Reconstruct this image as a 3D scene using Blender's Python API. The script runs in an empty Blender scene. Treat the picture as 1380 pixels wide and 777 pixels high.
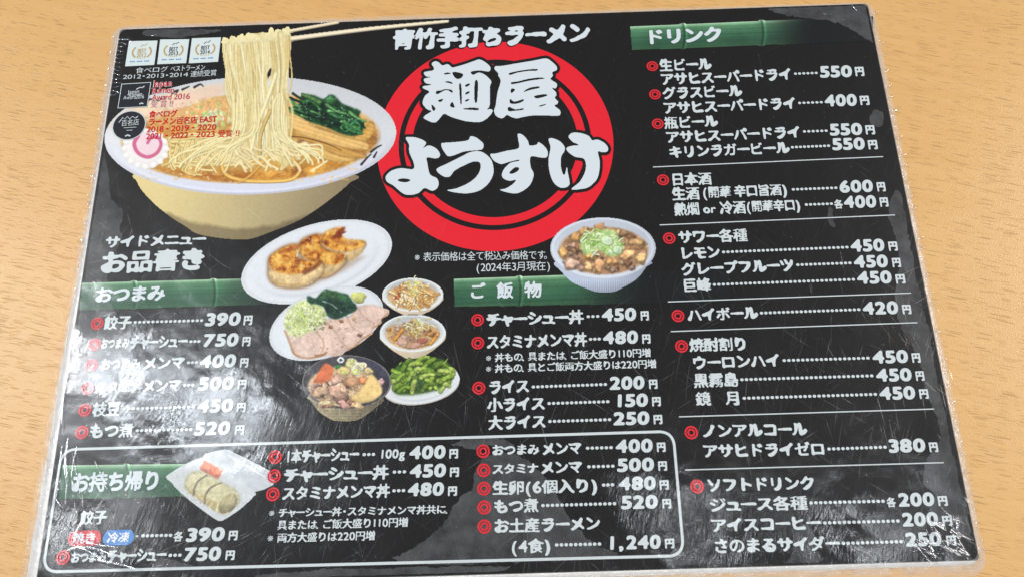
import bpy, math, random, unicodedata
import numpy as np
from mathutils import Vector, Matrix

sc = bpy.context.scene
COL = sc.collection
random.seed(7)
RNG = np.random.default_rng(11)

# ------------------------------------------------------------------ camera
PW, PH, FPX = 1380.0, 777.0, 1165.15
CAM = np.array([0.0102537, -0.1601519, 0.4042290])
ROT = np.array([[0.999462011, 0.031705329, 0.008394028],
                [-0.026958152, 0.939918267, -0.340333527],
                [-0.018680086, 0.339924144, 0.940267319]])
cam_d = bpy.data.cameras.new('camera')
cam = bpy.data.objects.new('camera', cam_d)
COL.objects.link(cam)
cam.matrix_world = Matrix([list(ROT[i]) + [CAM[i]] for i in range(3)] + [[0, 0, 0, 1]])
cam_d.sensor_width = 36.0
cam_d.lens = FPX / PW * 36.0
cam_d.clip_start = 0.01
cam_d.clip_end = 50
cam_d.dof.use_dof = True
cam_d.dof.focus_distance = 0.425
cam_d.dof.aperture_fstop = 19.0
sc.camera = cam

# ------------------------------------------------------------------ light
world = bpy.data.worlds.new('World')
sc.world = world
world.use_nodes = True
bg = world.node_tree.nodes['Background']
bg.inputs[0].default_value = (0.93, 0.97, 1.0, 1)
bg.inputs[1].default_value = 0.20


def lamp(name, loc, target, sx, sy, power, color=(1, 1, 1)):
    d = bpy.data.lights.new(name, 'AREA')
    d.shape = 'RECTANGLE'
    d.size, d.size_y = sx, sy
    d.energy = power
    d.color = color
    o = bpy.data.objects.new(name, d)
    COL.objects.link(o)
    o.location = loc
    o.rotation_euler = (Vector(target) - Vector(loc)).to_track_quat('-Z', 'Y').to_euler()
    return o


lamp('ceiling_lamp', (-1.75, 0.55, 1.7), (0, 0, 0), 1.0, 0.5, 17, (1, 0.97, 0.93))
lamp('ceiling_lamp', (1.95, 0.6, 1.7), (0, 0, 0), 1.0, 0.5, 34, (1, 0.96, 0.90))
lamp('ceiling_lamp', (0.2, -1.25, 1.7), (0, 0, 0), 1.2, 0.4, 12.5, (1, 0.98, 0.95))
# the lamps whose mirror images lie in the film
lamp('spot_lamp', (-0.95, 0.37, 1.6), (-0.18, -0.05, 0), 0.15, 0.06, 2.5, (0.86, 0.93, 1))
lamp('spot_lamp', (-1.22, 0.46, 1.6), (-0.23, -0.04, 0), 0.16, 0.06, 4.0, (0.95, 0.97, 1))
lamp('spot_lamp', (-0.70, 0.28, 1.6), (-0.13, -0.07, 0), 0.15, 0.06, 2.2, (0.86, 0.93, 1))
lamp('spot_lamp', (-0.98, 0.02, 1.6), (-0.19, -0.12, 0), 0.10, 0.05, 0.9, (0.9, 0.95, 1))
lamp('spot_lamp', (0.37, 0.00, 1.6), (0.08, -0.13, 0), 0.06, 0.05, 0.40, (0.9, 0.95, 1))
lamp('spot_lamp', (0.78, -0.07, 1.6), (0.16, -0.14, 0), 0.15, 0.04, 0.75, (0.88, 0.94, 1))

vs = sc.view_settings
vs.view_transform = 'Standard'
vs.look = 'None'
vs.exposure = 0.0
vs.gamma = 1.0
try:
    sc.cycles.use_denoising = True
    sc.cycles.transparent_max_bounces = 16
except Exception:
    pass


# ------------------------------------------------------------------ layout: the sheet lies in z = 0
def P(x, y):
    """design position (x right, y down, as measured on the sheet's picture) -> metres on the sheet"""
    x = np.asarray(x, float)
    y = np.asarray(y, float)
    d = np.stack([(x - PW / 2) / FPX, -(y - PH / 2) / FPX, -np.ones_like(x)], -1) @ ROT.T
    t = -CAM[2] / d[..., 2]
    return np.stack([CAM[0] + d[..., 0] * t, CAM[1] + d[..., 1] * t], -1)


Z_RING, Z_PIC, Z_BACK, Z_LINE, Z_PATCH, Z_HALO, Z_TEXT, Z_OVER = [k * 0.00004 for k in range(1, 9)]


def lin(c):
    c = np.asarray(c, float) / 255.0
    return np.where(c <= 0.04045, c / 12.92, ((c + 0.055) / 1.055) ** 2.4)


# ------------------------------------------------------------------ node materials
def nodes_of(m):
    m.use_nodes = True
    nt = m.node_tree
    nt.nodes.clear()
    return nt


def N(nt, typ, **kw):
    n = nt.nodes.new(typ)
    for k, v in kw.items():
        if k.startswith('i_'):
            k = k[2:]
            n.inputs[int(k) if k.isdigit() else k].default_value = v
        else:
            setattr(n, k, v)
    return n


def math_n(nt, op, a, b=None, clamp=False):
    n = nt.nodes.new('ShaderNodeMath')
    n.operation = op
    n.use_clamp = clamp
    for i, v in enumerate((a, b)):
        if v is None:
            continue
        if isinstance(v, (int, float)):
            n.inputs[i].default_value = v
        else:
            nt.links.new(v, n.inputs[i])
    return n.outputs[0]


def ramp(nt, src, a, b):
    n = nt.nodes.new('ShaderNodeMapRange')
    n.inputs['From Min'].default_value = a
    n.inputs['From Max'].default_value = b
    nt.links.new(src, n.inputs['Value'])
    return n.outputs['Result']


def worn_film_group():
    """scratches, waves and smears of the laminating film, in metres on the sheet"""
    g = bpy.data.node_groups.new('worn_film', 'ShaderNodeTree')
    for nm, t in (('Scratch', 'NodeSocketFloat'), ('Roughness', 'NodeSocketFloat'), ('Normal', 'NodeSocketVector'), ('FineNormal', 'NodeSocketVector')):
        g.interface.new_socket(nm, in_out='OUTPUT', socket_type=t)
    out = g.nodes.new('NodeGroupOutput')
    geo = g.nodes.new('ShaderNodeNewGeometry')
    pos = geo.outputs['Position']
    warp = N(g, 'ShaderNodeTexNoise', i_Scale=9.0, i_Detail=1.0)
    g.links.new(pos, warp.inputs['Vector'])
    wv = N(g, 'ShaderNodeVectorMath', operation='MULTIPLY_ADD')
    g.links.new(warp.outputs['Color'], wv.inputs[0])
    wv.inputs[1].default_value = (0.03, 0.03, 0)
    g.links.new(pos, wv.inputs[2])
    total = None
    for k, (ang, sx, sy, lo, hi, amp) in enumerate(((75, 22, 1900, 0.665, 0.74, 0.8), (100, 26, 2100, 0.67, 0.74, .9), (28, 30, 1500, 0.68, 0.75, 1.0),
                                                    (-40, 24, 1700, 0.68, 0.75, 0.9), (135, 40, 1300, 0.69, 0.75, 1.0), (60, 34, 2200, 0.67, 0.74, 0.8))):
        mp = N(g, 'ShaderNodeMapping', vector_type='TEXTURE')
        mp.inputs['Rotation'].default_value = (0, 0, math.radians(ang))
        mp.inputs['Location'].default_value = (0.37 * k, 0.21 * k, 0)
        mp.inputs['Scale'].default_value = (1.0 / sx, 1.0 / sy, 1)
        g.links.new(wv.outputs[0], mp.inputs['Vector'])
        nz = N(g, 'ShaderNodeTexNoise', i_Scale=1.0, i_Detail=2.0, i_Roughness=0.6)
        g.links.new(mp.outputs[0], nz.inputs['Vector'])
        s = math_n(g, 'MULTIPLY', ramp(g, nz.outputs['Fac'], lo, hi), amp)
        total = s if total is None else math_n(g, 'MAXIMUM', total, s)
    big = N(g, 'ShaderNodeTexNoise', i_Scale=7.0, i_Detail=3.0, i_Roughness=0.6)
    g.links.new(pos, big.inputs['Vector'])
    sep = g.nodes.new('ShaderNodeSeparateXYZ')
    g.links.new(pos, sep.inputs[0])
    low = ramp(g, sep.outputs['Y'], 0.12, -0.10)          # the end near the guest is worn most
    wear = math_n(g, 'MULTIPLY', ramp(g, big.outputs['Fac'], 0.33, 0.62), math_n(g, 'ADD', 0.18, math_n(g, 'MULTIPLY', low, 0.82)))
    scr = math_n(g, 'MULTIPLY', total, wear)
    du = N(g, 'ShaderNodeTexVoronoi', i_Scale=330.0)
    g.links.new(pos, du.inputs['Vector'])
    dc_ = N(g, 'ShaderNodeSeparateColor')
    g.links.new(du.outputs['Color'], dc_.inputs[0])
    dust = math_n(g, 'MULTIPLY', math_n(g, 'GREATER_THAN', dc_.outputs[0], 0.80), math_n(g, 'MULTIPLY', ramp(g, du.outputs['Distance'], 0.14, 0.05), dc_.outputs[1]))
    scr = math_n(g, 'MAXIMUM', scr, math_n(g, 'MULTIPLY', dust, 0.7))
    g.links.new(scr, out.inputs['Scratch'])
    smear = N(g, 'ShaderNodeTexNoise', i_Scale=30.0, i_Detail=4.0, i_Roughness=0.65)
    g.links.new(pos, smear.inputs['Vector'])
    rough = math_n(g, 'ADD', math_n(g, 'ADD', 0.05, math_n(g, 'MULTIPLY', low, 0.02)), math_n(g, 'MULTIPLY', ramp(g, smear.outputs['Fac'], 0.35, 0.7), 0.14))
    rough = math_n(g, 'ADD', rough, math_n(g, 'MULTIPLY', scr, 0.25))
    g.links.new(rough, out.inputs['Roughness'])
    # waves of the film + pimples
    w1 = N(g, 'ShaderNodeTexNoise', i_Scale=24.0, i_Detail=3.0, i_Roughness=0.5)
    g.links.new(pos, w1.inputs['Vector'])
    w2 = N(g, 'ShaderNodeTexNoise', i_Scale=230.0, i_Detail=3.0, i_Roughness=0.6)
    g.links.new(pos, w2.inputs['Vector'])
    h = math_n(g, 'ADD', math_n(g, 'MULTIPLY', w1.outputs['Fac'], 1.0), math_n(g, 'MULTIPLY', w2.outputs['Fac'], 0.03))
    for k, ang in enumerate((82, 60)):                     # rubbed streaks
        mp = N(g, 'ShaderNodeMapping', vector_type='TEXTURE')
        mp.inputs['Rotation'].default_value = (0, 0, math.radians(ang))
        mp.inputs['Location'].default_value = (0.11 * k, 0.3, 0)
        mp.inputs['Scale'].default_value = (1.0 / 55, 1.0 / 620, 1)
        g.links.new(wv.outputs[0], mp.inputs['Vector'])
        w3 = N(g, 'ShaderNodeTexNoise', i_Scale=1.0, i_Detail=3.0, i_Roughness=0.65)
        g.links.new(mp.outputs[0], w3.inputs['Vector'])
        h = math_n(g, 'ADD', h, math_n(g, 'MULTIPLY', math_n(g, 'MULTIPLY', w3.outputs['Fac'], 0.045), low))
    h = math_n(g, 'SUBTRACT', h, math_n(g, 'MULTIPLY', scr, 0.02))
    bp = N(g, 'ShaderNodeBump', i_Strength=1.0, i_Distance=0.0011)
    g.links.new(h, bp.inputs['Height'])
    g.links.new(bp.outputs[0], out.inputs['Normal'])
    bp2 = N(g, 'ShaderNodeBump', i_Strength=1.0, i_Distance=0.0006)
    g.links.new(h, bp2.inputs['Height'])
    g.links.new(bp2.outputs[0], out.inputs['FineNormal'])
    return g


FILM = worn_film_group()


def print_mat(name, color=None, grain=0.0):
    """ink on paper under glossy film; color None = the mesh's own ink colours"""
    m = bpy.data.materials.new(name)
    nt = nodes_of(m)
    out = N(nt, 'ShaderNodeOutputMaterial')
    b = N(nt, 'ShaderNodeBsdfPrincipled')
    f = nt.nodes.new('ShaderNodeGroup')
    f.node_tree = FILM
    if color is None:
        a = N(nt, 'ShaderNodeAttribute', attribute_name='ink')
        csock = a.outputs['Color']
    else:
        rgb = N(nt, 'ShaderNodeRGB')
        rgb.outputs[0].default_value = (*color, 1)
        csock = rgb.outputs[0]
        if grain:
            geo = N(nt, 'ShaderNodeNewGeometry')
            nz = N(nt, 'ShaderNodeTexNoise', i_Scale=900.0, i_Detail=2.0)
            nt.links.new(geo.outputs['Position'], nz.inputs['Vector'])
            mx = N(nt, 'ShaderNodeMix', data_type='RGBA', blend_type='MULTIPLY')
            mx.inputs[0].default_value = grain
            nt.links.new(csock, mx.inputs[6])
            nt.links.new(nz.outputs['Color'], mx.inputs[7])
            csock = mx.outputs[2]
    mix = N(nt, 'ShaderNodeMix', data_type='RGBA')
    nt.links.new(math_n(nt, 'MULTIPLY', f.outputs['Scratch'], 0.20), mix.inputs[0])
    nt.links.new(csock, mix.inputs[6])
    mix.inputs[7].default_value = (0.55, 0.57, 0.60, 1)
    nt.links.new(mix.outputs[2], b.inputs['Base Color'])
    b.inputs['Roughness'].default_value = 0.34
    b.inputs['Specular IOR Level'].default_value = 0.22
    b.inputs['Coat Weight'].default_value = 1.0
    nt.links.new(f.outputs['Roughness'], b.inputs['Coat Roughness'])
    nt.links.new(f.outputs['Normal'], b.inputs['Coat Normal'])
    nt.links.new(f.outputs['FineNormal'], b.inputs['Normal'])
    nt.links.new(b.outputs[0], out.inputs[0])
    return m


def film_mat(name, clear, white, rough, bump_scale, bump, vary=0.28):
    """bare plastic film: part clear, part milky, glossy"""
    m = bpy.data.materials.new(name)
    nt = nodes_of(m)
    out = N(nt, 'ShaderNodeOutputMaterial')
    tr = N(nt, 'ShaderNodeBsdfTransparent')
    b = N(nt, 'ShaderNodeBsdfPrincipled')
    b.inputs['Base Color'].default_value = (*white, 1)
    b.inputs['Roughness'].default_value = rough
    b.inputs['Coat Weight'].default_value = 1.0
    b.inputs['Coat Roughness'].default_value = 0.06
    geo = N(nt, 'ShaderNodeNewGeometry')
    nz = N(nt, 'ShaderNodeTexNoise', i_Scale=bump_scale, i_Detail=4.0, i_Roughness=0.6)
    nt.links.new(geo.outputs['Position'], nz.inputs['Vector'])
    bp = N(nt, 'ShaderNodeBump', i_Strength=1.0, i_Distance=bump)
    nt.links.new(nz.outputs['Fac'], bp.inputs['Height'])
    nt.links.new(bp.outputs[0], b.inputs['Normal'])
    nt.links.new(bp.outputs[0], b.inputs['Coat Normal'])
    n2 = N(nt, 'ShaderNodeTexNoise', i_Scale=bump_scale * 0.6, i_Detail=5.0, i_Roughness=0.65)
    nt.links.new(geo.outputs['Position'], n2.inputs['Vector'])
    fac = ramp(nt, n2.outputs['Fac'], 0.25, 0.75)
    fac = math_n(nt, 'ADD', 1 - clear - vary / 2, math_n(nt, 'MULTIPLY', fac, vary), clamp=True)
    mx = N(nt, 'ShaderNodeMixShader')
    nt.links.new(fac, mx.inputs[0])
    nt.links.new(tr.outputs[0], mx.inputs[1])
    nt.links.new(b.outputs[0], mx.inputs[2])
    nt.links.new(mx.outputs[0], out.inputs[0])
    return m


def wrinkle_mat():
    """a crease of clear film: looks through, but glints"""
    m = bpy.data.materials.new('creased_film')
    nt = nodes_of(m)
    out = N(nt, 'ShaderNodeOutputMaterial')
    tr = N(nt, 'ShaderNodeBsdfTransparent')
    tr.inputs[0].default_value = (0.86, 0.86, 0.87, 1)
    gl = N(nt, 'ShaderNodeBsdfGlossy')
    gl.inputs['Color'].default_value = (0.13, 0.13, 0.135, 1)
    gl.inputs['Roughness'].default_value = 0.12
    ad = N(nt, 'ShaderNodeAddShader')
    nt.links.new(tr.outputs[0], ad.inputs[0])
    nt.links.new(gl.outputs[0], ad.inputs[1])
    nt.links.new(ad.outputs[0], out.inputs[0])
    return m


def beech_mat():
    m = bpy.data.materials.new('beech_laminate')
    nt = nodes_of(m)
    out = N(nt, 'ShaderNodeOutputMaterial')
    b = N(nt, 'ShaderNodeBsdfPrincipled')
    geo = N(nt, 'ShaderNodeNewGeometry')
    wob = N(nt, 'ShaderNodeTexNoise', i_Scale=8.0, i_Detail=2.0)
    nt.links.new(geo.outputs['Position'], wob.inputs['Vector'])
    wv = N(nt, 'ShaderNodeVectorMath', operation='MULTIPLY_ADD')
    nt.links.new(wob.outputs['Color'], wv.inputs[0])
    wv.inputs[1].default_value = (0.0, 0.016, 0)
    nt.links.new(geo.outputs['Position'], wv.inputs[2])

    def mapped(sx, sy, ox, ang=-13.5):
        mp = N(nt, 'ShaderNodeMapping', vector_type='TEXTURE')
        mp.inputs['Rotation'].default_value = (0, 0, math.radians(ang))
        mp.inputs['Location'].default_value = (ox, ox * 0.7, 0)
        mp.inputs['Scale'].default_value = (sx, sy, 1)
        nt.links.new(wv.outputs[0], mp.inputs['Vector'])
        return mp.outputs[0]
    fl = None
    for sx, sy, ox, lo, hi, amp in ((0.0125, 0.00085, 0.0, 0.42, 0.36, 1.0), (0.0095, 0.0007, 0.013, 0.55, 0.34, 0.75), (0.020, 0.0010, 0.031, 0.55, 0.33, 0.95)):
        v = N(nt, 'ShaderNodeTexVoronoi', i_Scale=1.0, i_Randomness=1.0)
        v.voronoi_dimensions = '2D'
        nt.links.new(mapped(sx, sy, ox), v.inputs['Vector'])
        s = N(nt, 'ShaderNodeSeparateColor')
        nt.links.new(v.outputs['Color'], s.inputs[0])
        rad = math_n(nt, 'MULTIPLY', s.outputs[0], hi)
        d = math_n(nt, 'SUBTRACT', rad, v.outputs['Distance'])
        k = math_n(nt, 'MULTIPLY', ramp(nt, d, 0.0, 0.12), math_n(nt, 'MULTIPLY', math_n(nt, 'MULTIPLY', math_n(nt, 'ADD', 0.35, s.outputs[1]), amp), math_n(nt, 'GREATER_THAN', s.outputs[2], lo)))
        fl = k if fl is None else math_n(nt, 'MAXIMUM', fl, k)
    g1 = N(nt, 'ShaderNodeTexNoise', i_Scale=1.0, i_Detail=5.0, i_Roughness=0.6)
    nt.links.new(mapped(0.09, 0.006, 0.2), g1.inputs['Vector'])
    g2 = N(nt, 'ShaderNodeTexNoise', i_Scale=1.0, i_Detail=3.0, i_Roughness=0.6)
    nt.links.new(mapped(0.012, 0.0007, 0.4), g2.inputs['Vector'])
    g3 = N(nt, 'ShaderNodeTexNoise', i_Scale=5.0, i_Detail=2.0)
    nt.links.new(geo.outputs['Position'], g3.inputs['Vector'])
    base = N(nt, 'ShaderNodeMix', data_type='RGBA')
    base.inputs[6].default_value = (0.650, 0.368, 0.128, 1)
    base.inputs[7].default_value = (0.745, 0.452, 0.180, 1)
    t = math_n(nt, 'ADD', math_n(nt, 'MULTIPLY', g1.outputs['Fac'], 0.9), math_n(nt, 'MULTIPLY', g2.outputs['Fac'], 0.6))
    t = math_n(nt, 'ADD', t, math_n(nt, 'MULTIPLY', g3.outputs['Fac'], 0.4))
    nt.links.new(ramp(nt, t, 0.62, 1.28), base.inputs[0])
    mx = N(nt, 'ShaderNodeMix', data_type='RGBA')
    nt.links.new(math_n(nt, 'MULTIPLY', fl, 0.46), mx.inputs[0])
    nt.links.new(base.outputs[2], mx.inputs[6])
    mx.inputs[7].default_value = (0.38, 0.19, 0.065, 1)
    nt.links.new(mx.outputs[2], b.inputs['Base Color'])
    r2 = N(nt, 'ShaderNodeTexNoise', i_Scale=1400.0, i_Detail=1.0)
    nt.links.new(geo.outputs['Position'], r2.inputs['Vector'])
    bp = N(nt, 'ShaderNodeBump', i_Strength=1.0, i_Distance=0.00010)
    nt.links.new(math_n(nt, 'SUBTRACT', r2.outputs['Fac'], math_n(nt, 'MULTIPLY', fl, 0.6)), bp.inputs['Height'])
    nt.links.new(bp.outputs[0], b.inputs['Normal'])
    b.inputs['Roughness'].default_value = 0.33
    b.inputs['Specular IOR Level'].default_value = 0.45
    nt.links.new(b.outputs[0], out.inputs[0])
    return m


M_WOOD = beech_mat()
M_BLACK = print_mat('black_ink', tuple(lin((25, 23, 24))), 0.5)
M_OUTL = print_mat('outline_ink', tuple(lin((24, 21, 22))))
M_INK = print_mat('photo_ink')
M_TXT = print_mat('pale_ink', tuple(lin((205, 214, 218))))
M_TITLE = print_mat('title_ink', tuple(lin((211, 221, 228))))
M_WHITE = print_mat('white_ink', tuple(lin((226, 230, 232))))
M_RED = print_mat('red_ink', tuple(lin((226, 32, 48))))
M_BUL = print_mat('bullet_ink', tuple(lin((216, 44, 56))))
M_AWARD = print_mat('award_red_ink', tuple(lin((200, 12, 26))))
M_GOLD = print_mat('gold_ink', tuple(lin((190, 160, 95))))
M_DARK = print_mat('dark_ink', tuple(lin((58, 56, 60))))
M_BLUE = print_mat('blue_ink', tuple(lin((66, 132, 205))))
M_PRED = print_mat('pill_red_ink', tuple(lin((205, 42, 50))))
M_NAVY = print_mat('badge_black_ink', tuple(lin((27, 29, 38))))
M_BADGE = print_mat('badge_paper_ink', tuple(lin((214, 226, 226))))
M_STACK = film_mat('stacked_film', 0.16, (0.90, 0.91, 0.92), 0.22, 260.0, 0.0004)
M_EDGE = film_mat('clear_film', 0.80, (0.86, 0.85, 0.83), 0.16, 190.0, 0.0006)
M_PATCH = film_mat('loose_film', 0.915, (0.62, 0.64, 0.68), 0.32, 150.0, 0.0003, 0.13)
M_WRINK = wrinkle_mat()


# ------------------------------------------------------------------ mesh helpers
def link(name, me, mat, parent=None, label=None):
    o = bpy.data.objects.new(name, me)
    COL.objects.link(o)
    if mat is not None and not me.materials:
        me.materials.append(mat)
    if parent is not None:
        o.parent = parent
    if label:
        o['label'] = label
    return o


class MB:
    def __init__(self):
        self.v = []
        self.f = []

    def add(self, pts, faces):
        n = len(self.v)
        self.v.extend(pts)
        self.f.extend([tuple(i + n for i in f) for f in faces])

    def build(self, name, mat, parent=None, label=None):
        me = bpy.data.meshes.new(name)
        me.from_pydata(self.v, [], self.f)
        me.update()
        return link(name, me, mat, parent, label)


def gauss(a, s):
    if s <= 0:
        return a
    r = int(3 * s + 1)
    k = np.exp(-0.5 * (np.arange(-r, r + 1) / s) ** 2)
    k /= k.sum()
    p = np.pad(a, r, mode='edge')
    p = sum(k[i] * p[i:i + a.shape[0], :] for i in range(2 * r + 1))
    return sum(k[i] * p[:, i:i + a.shape[1]] for i in range(2 * r + 1))


def dilate(a, rx, ry=None, ang=0.0):
    """grow a 0/1 picture by an elliptical nib"""
    ry = rx if ry is None else ry
    H, W = a.shape
    r = int(max(rx, ry) + 2)
    yy, xx = np.mgrid[-r:r + 1, -r:r + 1]
    ca, sa = math.cos(ang), math.sin(ang)
    k = ((((xx * ca + yy * sa) / max(rx, .3)) ** 2 + ((-xx * sa + yy * ca) / max(ry, .3)) ** 2) <= 1.0).astype(float)
    S = (H + 2 * r + 1, W + 2 * r + 1)
    c = np.fft.irfft2(np.fft.rfft2(a, S) * np.fft.rfft2(k, S), S)[r:r + H, r:r + W]
    return (c > 0.5).astype(float)


def field_mesh(F, thr=0.5):
    """filled outline of F > thr: (points in grid units, faces)"""
    F = np.pad(F, 1, constant_values=0.0)
    ins = F > thr
    H, W = F.shape
    cnt = ins[:-1, :-1].astype(int) + ins[1:, :-1] + ins[:-1, 1:] + ins[1:, 1:]
    V, Fc = [], []
    for y in range(H - 1):
        row = cnt[y] == 4
        if row.any():
            e = np.flatnonzero(np.diff(np.concatenate(([0], row.view(np.int8), [0]))))
            for a, b in zip(e[::2], e[1::2]):
                n = len(V)
                V += [(a, y), (b, y), (b, y + 1), (a, y + 1)]
                Fc.append((n, n + 1, n + 2, n + 3))
    ys, xs = np.nonzero((cnt > 0) & (cnt < 4))
    for y, x in zip(ys.tolist(), xs.tolist()):
        c = ((x, y, F[y, x]), (x + 1, y, F[y, x + 1]), (x + 1, y + 1, F[y + 1, x + 1]), (x, y + 1, F[y + 1, x]))
        poly = []
        for i in range(4):
            ax, ay, av = c[i]
            bx, by, bv = c[(i + 1) % 4]
            if av > thr:
                poly.append((ax, ay))
            if (av > thr) != (bv > thr):
                t = (thr - av) / (bv - av)
                poly.append((ax + (bx - ax) * t, ay + (by - ay) * t))
        if len(poly) >= 3:
            n = len(V)
            V += poly
            Fc.append(tuple(range(n, n + len(poly))))
    A = np.array(V, float).reshape(-1, 2) - 1.0
    return A, Fc


def flip(faces):
    return [tuple(reversed(f)) for f in faces]


def add_field(mb, F, x0, y0, step, z, thr=0.5):
    A, fc = field_mesh(F, thr)
    if len(A) == 0:
        return
    q = P(x0 + A[:, 0] * step, y0 + A[:, 1] * step)
    mb.add([(float(a), float(b), z) for a, b in q], flip(fc))


def smooth_poly(pts, n=5):
    p = np.asarray(pts, float)
    out = []
    m = len(p)
    for i in range(m):
        a, b, c, d = p[i - 1], p[i], p[(i + 1) % m], p[(i + 2) % m]
        for t in np.arange(n) / n:
            out.append(0.5 * (2 * b + (c - a) * t + (2 * a - 5 * b + 4 * c - d) * t * t + (3 * b - a - 3 * c + d) * t ** 3))
    return np.array(out)


def poly_mask(pts, X, Y):
    p = np.asarray(pts, float)
    ins = np.zeros(X.shape, bool)
    for (x1, y1), (x2, y2) in zip(p, np.roll(p, -1, 0)):
        if y1 == y2:
            continue
        c = ((Y < y1) != (Y < y2))
        xi = x1 + (Y - y1) * (x2 - x1) / (y2 - y1)
        ins ^= c & (X < xi)
    return ins.astype(float)


def fbm(shape, scale, seed, octs=4, gain=0.55):
    r = np.random.default_rng(seed)
    H, W = shape
    out = np.zeros(shape)
    amp, tot = 1.0, 0.0
    for o in range(octs):
        s = max(scale / 2 ** o, 1.0)
        gh, gw = int(H / s) + 3, int(W / s) + 3
        g = r.random((gh, gw))
        y = np.arange(H) / s
        x = np.arange(W) / s
        yi, xi = y.astype(int), x.astype(int)
        fy, fx = (y - yi)[:, None], (x - xi)[None, :]
        fy, fx = fy * fy * (3 - 2 * fy), fx * fx * (3 - 2 * fx)
        a = g[np.ix_(yi, xi)] * (1 - fx) + g[np.ix_(yi, xi + 1)] * fx
        b = g[np.ix_(yi + 1, xi)] * (1 - fx) + g[np.ix_(yi + 1, xi + 1)] * fx
        out += amp * (a * (1 - fy) + b * fy)
        tot += amp
        amp *= gain
    return out / tot
# ------------------------------------------------------------------ lettering: glyph outlines fattened into a rounded brush face
_cv = bpy.data.curves.new('letter', 'FONT')
_ob = bpy.data.objects.new('letter', _cv)
COL.objects.link(_ob)
_tri = {}


def glyph_tris(ch):
    if ch not in _tri:
        _cv.body = ch
        dg = bpy.context.evaluated_depsgraph_get()
        dg.update()
        me = _ob.evaluated_get(dg).to_mesh()
        me.calc_loop_triangles()
        v = np.array([p.co[:2] for p in me.vertices], float).reshape(-1, 2)
        t = np.array([tuple(x.vertices) for x in me.loop_triangles], int).reshape(-1, 3)
        _tri[ch] = (v, t)
    return _tri[ch]


def _em():
    v, _ = glyph_tris('国')
    d, _ = glyph_tris('0')
    return v[:, 0].min(), v[:, 0].max(), v[:, 1].min(), v[:, 1].max(), d[:, 1].max() - d[:, 1].min()


EX0, EX1, EY0, EY1, DIGH = _em()
EM = (EY1 - EY0) / 0.92
EMC = ((EX0 + EX1) / 2, (EY0 + EY1) / 2)
_gl = {}


def glyph(ch, weight, R=60, nib=1.0):
    """(points, faces, x0, x1, y0, y1) in em, centred on the em box; latin letters sit on their own box"""
    key = (ch, weight, R, nib)
    if key in _gl:
        return _gl[key]
    v, t = glyph_tris(ch)
    lat = ord(ch) < 0x2000
    v = (v - np.array(EMC)) / EM
    if lat:
        d, _ = glyph_tris('0')
        cy = ((d[:, 1].max() + d[:, 1].min()) / 2 - EMC[1]) / EM
        v = (v - np.array([(v[:, 0].min() + v[:, 0].max()) / 2, cy])) * (0.80 / (DIGH / EM))
    pad = 0.22
    lo, hi = v.min(0) - pad, v.max(0) + pad
    W, H = int((hi[0] - lo[0]) * R) + 2, int((hi[1] - lo[1]) * R) + 2
    a = np.zeros((H, W))
    q = (v - lo) * R
    for i, j, k in t:
        p0, p1, p2 = q[i], q[j], q[k]
        x0, x1 = int(min(p0[0], p1[0], p2[0])), int(max(p0[0], p1[0], p2[0])) + 2
        y0, y1 = int(min(p0[1], p1[1], p2[1])), int(max(p0[1], p1[1], p2[1])) + 2
        yy, xx = np.mgrid[y0:y1, x0:x1]
        e = lambda A, B: (B[0] - A[0]) * (yy - A[1]) - (B[1] - A[1]) * (xx - A[0])
        c0, c1, c2 = e(p0, p1), e(p1, p2), e(p2, p0)
        m = ((c0 >= 0) & (c1 >= 0) & (c2 >= 0)) | ((c0 <= 0) & (c1 <= 0) & (c2 <= 0))
        s = a[y0:y1, x0:x1]
        s[m[:s.shape[0], :s.shape[1]]] = 1
    dens = a.sum() / (R * R)
    r = weight * R
    if not lat:
        r *= float(np.clip(1.25 - 2.6 * max(dens - 0.15, 0), 0.40, 1.2)) * (0.3 if ch == '※' else 1)
    if len(unicodedata.normalize('NFD', ch)) > 1:          # keep the little voicing marks apart
        r *= 0.74
    if ch == '※':
        a = gauss(a, 0.6)
    elif r > 1.6 and nib < 0.8:
        # a loaded brush: thick and thin along the stroke
        b1 = gauss(dilate(a, r * 0.55, r * 0.55 * nib, math.radians(-32)), 1.0 + 0.25 * r)
        b2 = gauss(dilate(a, r * 1.3, r * 1.3 * nib, math.radians(-32)), 1.0 + 0.35 * r)
        w_ = np.clip(fbm(a.shape, 0.34 * R, ord(ch), 2) * 1.9 - 0.42, 0, 1)
        a = b1 * (1 - w_) + b2 * w_
    else:
        if r > 0.6:
            a = dilate(a, r * 1.0, r * nib, math.radians(-28))
        a = gauss(a, 1.0 + 0.3 * r)
    A, fc = field_mesh(a, 0.5)
    A = A / R + lo
    _gl[key] = (A, fc, A[:, 0].min(), A[:, 0].max(), A[:, 1].min(), A[:, 1].max())
    return _gl[key]


ADV = {'ー': 0.92, 'ャ': 0.78, 'ュ': 0.82, 'ョ': 0.78, '・': 0.55, '、': 0.5, '。': 0.55, '(': 0.5, ')': 0.5, ' ': 0.42, '　': 1.0, '※': 0.95,
       'っ': .8, 'ッ': .8, '!': 0.4}


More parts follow.
